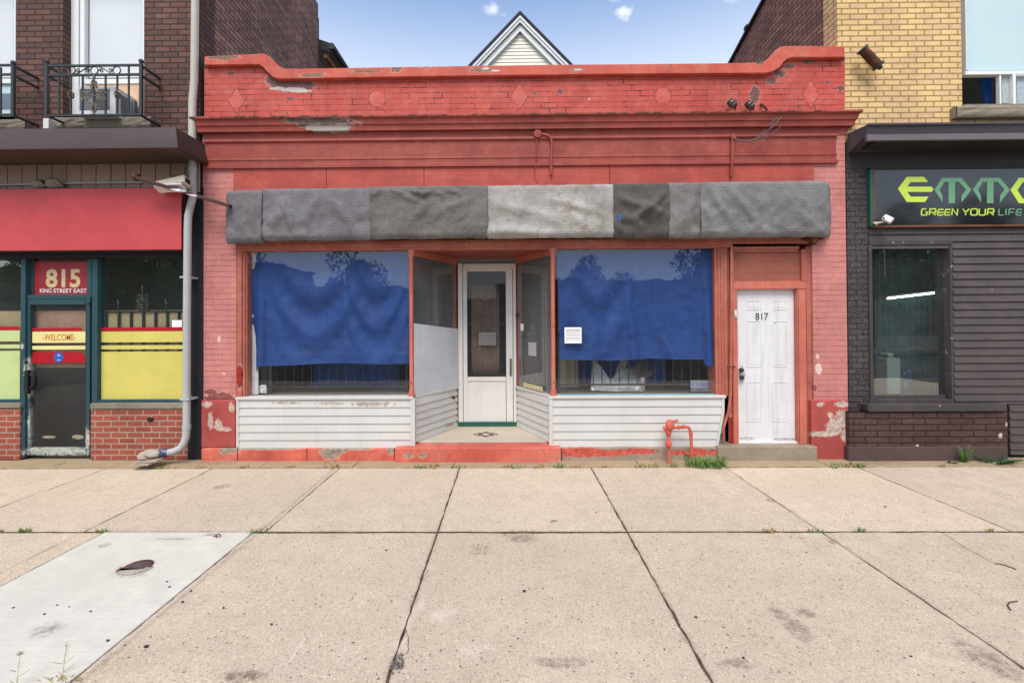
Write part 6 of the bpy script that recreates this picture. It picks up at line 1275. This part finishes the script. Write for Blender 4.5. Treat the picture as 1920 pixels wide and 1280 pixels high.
# iron valve cover
c = gp(258, 1063); t_ = thing('valve_cover', 'rusty round iron valve cover set in the pale slab', 'valve cover', (c.x, c.y, .003))
m = MB(); m.lathe([(.095, 0), (.095, .006), (.082, .007), (.08, .003), (.0, .003)], (c.x, c.y, .003), seg=28); m.build('rim', M['rust'], t_)
m = MB()
for i in range(7): x = -.066 + .022*i; L = math.sqrt(max(.0, .078**2-x*x)); m.box(c.x+x-.006, c.x+x+.006, c.y-L, c.y+L, .0055, .0095)
m.build('ribbed_lid', plain('blue_grey_worn_iron', lin(112, 100, 104), .7, 0, .35, 40), t_, bevel=.002)
m = MB(); rn = random.Random(8); pts = []
for i in range(22):
    a = math.pi*(1.02 + 1.0*i/21); r_ = .112 + rn.uniform(-.008, .012); pts.append((c.x + r_*math.cos(a)+.004, c.y + r_*math.sin(a)))
for i in range(12): u = 1-2*i/11; pts.append((c.x + .105*u + .004, c.y - .045 + .025*u + rn.uniform(-.012, .012)))
m.prism_xy(pts, .003, .0135); m.build('cement_smear', M['rubble'], t_, bevel=.003)
# stones and litter
def pebble(px, py, r_, lab, mt='pebble', flat=.55):
    c = gp(px, py); m = MB(); m.ball((c.x, c.y, r_*flat*.7+.002), (r_, r_*.8, r_*flat), 9, 6, .18); return tag(m.build('pebble', M[mt], origin=(c.x, c.y, 0), smooth=60), lab, 'stone', 'small stones on the pavement')
pebble(983, 1109, .012, 'black pebble alone in the middle of the centre slab')
pebble(724, 1032, .009, 'grey pebble left of the centre joint')
for (px, py, r_, lab) in ((313, 1091, .008, 'dark stone nearest the iron cover on the pale slab'), (318, 1101, .009, 'dark stone just below the one nearest the iron cover'), (358, 1108, .008, 'dark stone near the right edge of the pale slab'), (107, 1135, .007, 'dark stone right of the leftmost ones on the pale slab'), (83, 1152, .008, 'dark stone lower left on the pale slab'), (25, 1140, .008, 'dark stone at the far left of the pale slab'), (170, 1147, .008, 'dark stone low in the middle of the pale slab'), (130, 1138, .006, 'smallest dark stone on the pale slab'), (342, 1129, .009, 'stone lying right on the pale slab edge'),
    (274, 1213, .012, 'grey stone on the flecked slab below the pale slab'), (202, 1202, .01, 'grey stone on the pale slab lower edge'), (509, 1171, .008, 'stone on a pale scratch in the left foreground'), (419, 1140, .007, 'small stone between the pale slab and the pale scratch'), (1117, 961, .008, 'brown stone near the second joint'), (1185, 990, .008, 'brown stone beside the crossing of joints'), (1305, 1158, .010, 'reddish chip in the right foreground slab'), (1708, 1231, .007, 'dark stone low in the right foreground'), (1394, 1234, .008, 'dark stone at the bottom right of the centre'), (1660, 950, .01, 'dark elongated chip on the right back slab'), (1512, 1036, .007, 'dark speck right of the crossing joints')):
    pebble(px, py, r_, lab, 'leaf_red' if 'brown' in lab or 'reddish' in lab else 'pebble')
c = gp(408, 1006); m = MB(); m.tube([(c.x-.03, c.y-.01, .006), (c.x, c.y+.02, .02), (c.x+.03, c.y-.005, .008), (c.x, c.y-.02, .006), (c.x-.015, c.y+.01, .012)], .004, 5); tag(m.build('curled_leaf', M['leaf_red'], origin=(c.x, c.y, 0), smooth=True), 'curled dry red-brown leaf on the far end of the pale slab', 'leaf')
for pts, lab in ((((1866, 1057), (1884, 1060), (1905, 1068)), 'dark dead stem lying near the right edge'), (((1895, 1145), (1889, 1136), (1893, 1130), (1908, 1128)), 'curved dead stem in the right foreground'), (((100, 874), (112, 871), (124, 868)), 'short dark twig on the strip before the teal door')):
    m = MB(); m.tube([gp(a, b2) + Vector((0, 0, .006)) for a, b2 in pts], .004, 5); tag(m.build('twig', M['twig_dark'], origin=gp(*pts[0]), smooth=True), lab, 'twig', 'dead stems on the pavement')
# patch of broken concrete and cracks in the joint
c = gp(745, 1245); m = MB()
rnd = random.Random(3)
for i in range(34): a = rnd.uniform(0, 6.28); r_ = rnd.random(); m.ball((c.x+math.cos(a)*r_*.035, c.y+math.sin(a)*r_*.07, .004), (rnd.uniform(.004, .01),)*3, 6, 4, .2)
tag(m.build('gravel', M['grey_metal'], origin=(c.x, c.y, 0)), kind='stuff')
def crack(pts, w=.003, lab=''):
    m = MB(); q_ = [gp(a, b2) for a, b2 in pts]; out = []
    for a, b2 in zip(q_, q_[1:]):
        for i in range(6): p = a + (b2-a)*i/6; out.append((p.x+random.uniform(-.006, .006), p.y+random.uniform(-.004, .004)))
    out.append((q_[-1].x, q_[-1].y)); L = [(x-w/2, y) for x, y in out]; R_ = [(x+w/2, y+.001) for x, y in out]; k2 = len(out)
    m.add([(x, y, .0032) for x, y in L] + [(x, y, .0032) for x, y in R_], [(i, i+1, k2+i+1, k2+i) for i in range(k2-1)]); return tag(m.build('sidewalk_crack', M['soil']), kind='structure')
crack([(760, 1180), (766, 1200), (764, 1225), (752, 1232)]); crack([(1752, 992), (1775, 1003), (1815, 1030), (1865, 1056)], .004)

# ------------------------------------------------------------------ the other side of the street (seen only in the reflections)
g = MB(); g.box(-60, 60, -24, -20.02, -.3, .0); structure(g, 'far_sidewalk', M['stone'])
def tree(x, y, s, lab, proto=None):
    if proto: return copy_tree(proto, (x, y, 0), random.uniform(0, 6), lab, s)
    t_ = thing('street_tree', lab, 'tree', (0, 0, 0), 'trees across the street'); m = MB(); m.tube([(0, 0, -.2), (.05, 0, 1.2), (0, .05, 2.6), (.1, 0, 4.2)], [.22, .17, .14, .06], 8)
    for i in range(6): a = i*1.05; m.tube([(0, 0, 2.0+.25*i), (math.cos(a)*1.0, math.sin(a)*1.0, 3.2+.25*i), (math.cos(a)*1.7, math.sin(a)*1.7, 4.0+.25*i)], [.08, .05, .02], 6)
    m.build('trunk', M['bark'], t_, smooth=True); rnd = random.Random(12); m = MB(); cl = [(rnd.uniform(-1.7, 1.7), rnd.uniform(-1.5, 1.5), rnd.uniform(2.4, 6.2), rnd.uniform(.6, 1.1)) for _ in range(26)]
    for i in range(9000):
        cx_, cy_, cz_, r_ = rnd.choice(cl); d = Vector((rnd.gauss(0, 1), rnd.gauss(0, 1), rnd.gauss(0, 1))).normalized()*r_*rnd.uniform(.55, 1); c = Vector((cx_, cy_, cz_))+d; a = Vector((rnd.gauss(0, 1), rnd.gauss(0, 1), rnd.gauss(0, 1))).normalized()*.13; b2 = a.cross(Vector((rnd.gauss(0, 1), rnd.gauss(0, 1), 1))).normalized()*.07
        m.add([c-a, c+b2, c+a, c-b2], [(0, 1, 2, 3)])
    m.build('crown', M['tree_leaf'], t_, weld=False, recalc=False); t_.location = (x, y, 0); t_.scale = (s,)*3; return t_
tp_ = tree(-14.6, -22.3, .9, 'leafy trees across the street reflected in the windows')
for x, y, s in ((-9.3, -23, .95), (-19, -22.5, 1.2), (4.2, -22.5, .85), (8.2, -22.6, .7), (13.2, -23, 1.1), (18.5, -22, 1.2), (-23, -22.5, 1.3), (-28, -23, 1.4), (23, -23, 1.3), (29, -23, 1.4)): tree(x, y, s, 'leafy trees across the street reflected in the windows', tp_)
def far_house(x0, x1, y, h, mat, lab, nwin):
    t_ = thing('far_building', lab, 'building', ((x0+x1)/2, y, 0), 'buildings across the street')
    m = MB(); m.box(x0, x1, y-6, y, 0, h); w_ = m.build('wall', M[mat], t_)
    m = MB(); m.box(x0-.1, x1+.1, y-6.1, y+.12, h, h+.18); m.build('roof', M['shingle'], t_)
    for i in range(nwin): m = MB(); a = x0+(x1-x0)*(i+.3)/nwin; m.box(a, a+1.3, y-.05, y+.03, .9, 2.5); m.build('window', M['sign_black'], t_)
    return t_, w_
far_house(-60, -17, -27.5, 6.0, 'far_brick', 'long brick building across the street, leftmost seen in the glass', 8)
far_house(-16.8, -8.2, -28, 4.4, 'side_brick', 'dark brick building across the street behind the left trees', 3)
far_house(-8, -1.2, -27, 3.4, 'far_brick', 'low red brick building across the street behind the nearest tree', 3)
far_house(13.6, 24, -27.5, 4.6, 'side_brick', 'dark brick building across the street right of the lettered one', 3)
far_house(24.2, 60, -28, 4.0, 'far_brick', 'long brick building across the street, rightmost seen in the glass', 8)
fb, fbw = far_house(-1, 13.4, -27, 4.6, 'far_brick', 'brick building across the street carrying a small lettered board', 5)
m = MB(); m.box(4.4, 7.8, -26.96, -26.85, 3.2, 4.2); fs_ = m.build('sign_panel', plain('dark_board', lin(40, 40, 44), .5), fb)
tm = text_mb('CUPE', 1200, 500, 1300, 560, .0, .02, .03)
vs = [Vector(v) for v in tm.v]; x0, x1 = min(v.x for v in vs), max(v.x for v in vs); z0, z1 = min(v.z for v in vs), max(v.z for v in vs)
m = MB(); m.add([(7.5-(v.x-x0)/(x1-x0)*2.6, -26.83-(v.y)*.5, 3.4+(v.z-z0)/(z1-z0)*.6) for v in vs], tm.f); m.build('lettering', M['white_letter'], fs_)
fw = thing('low_wall', 'low pale wall with railing along the far pavement', 'wall', (0, -24, 0)); m = MB(); m.box(-30, 30, -24.2, -24.02, 0, .7); m.build('wall_body', M['far_wall'], fw)
m = MB(); m.box(-30, 30, -24.14, -24.08, 1.1, 1.16)
for i in range(120): m.box(-30+.5*i, -29.96+.5*i, -24.13, -24.09, .7, 1.1)
m.build('railing', M['black_metal'], fw)
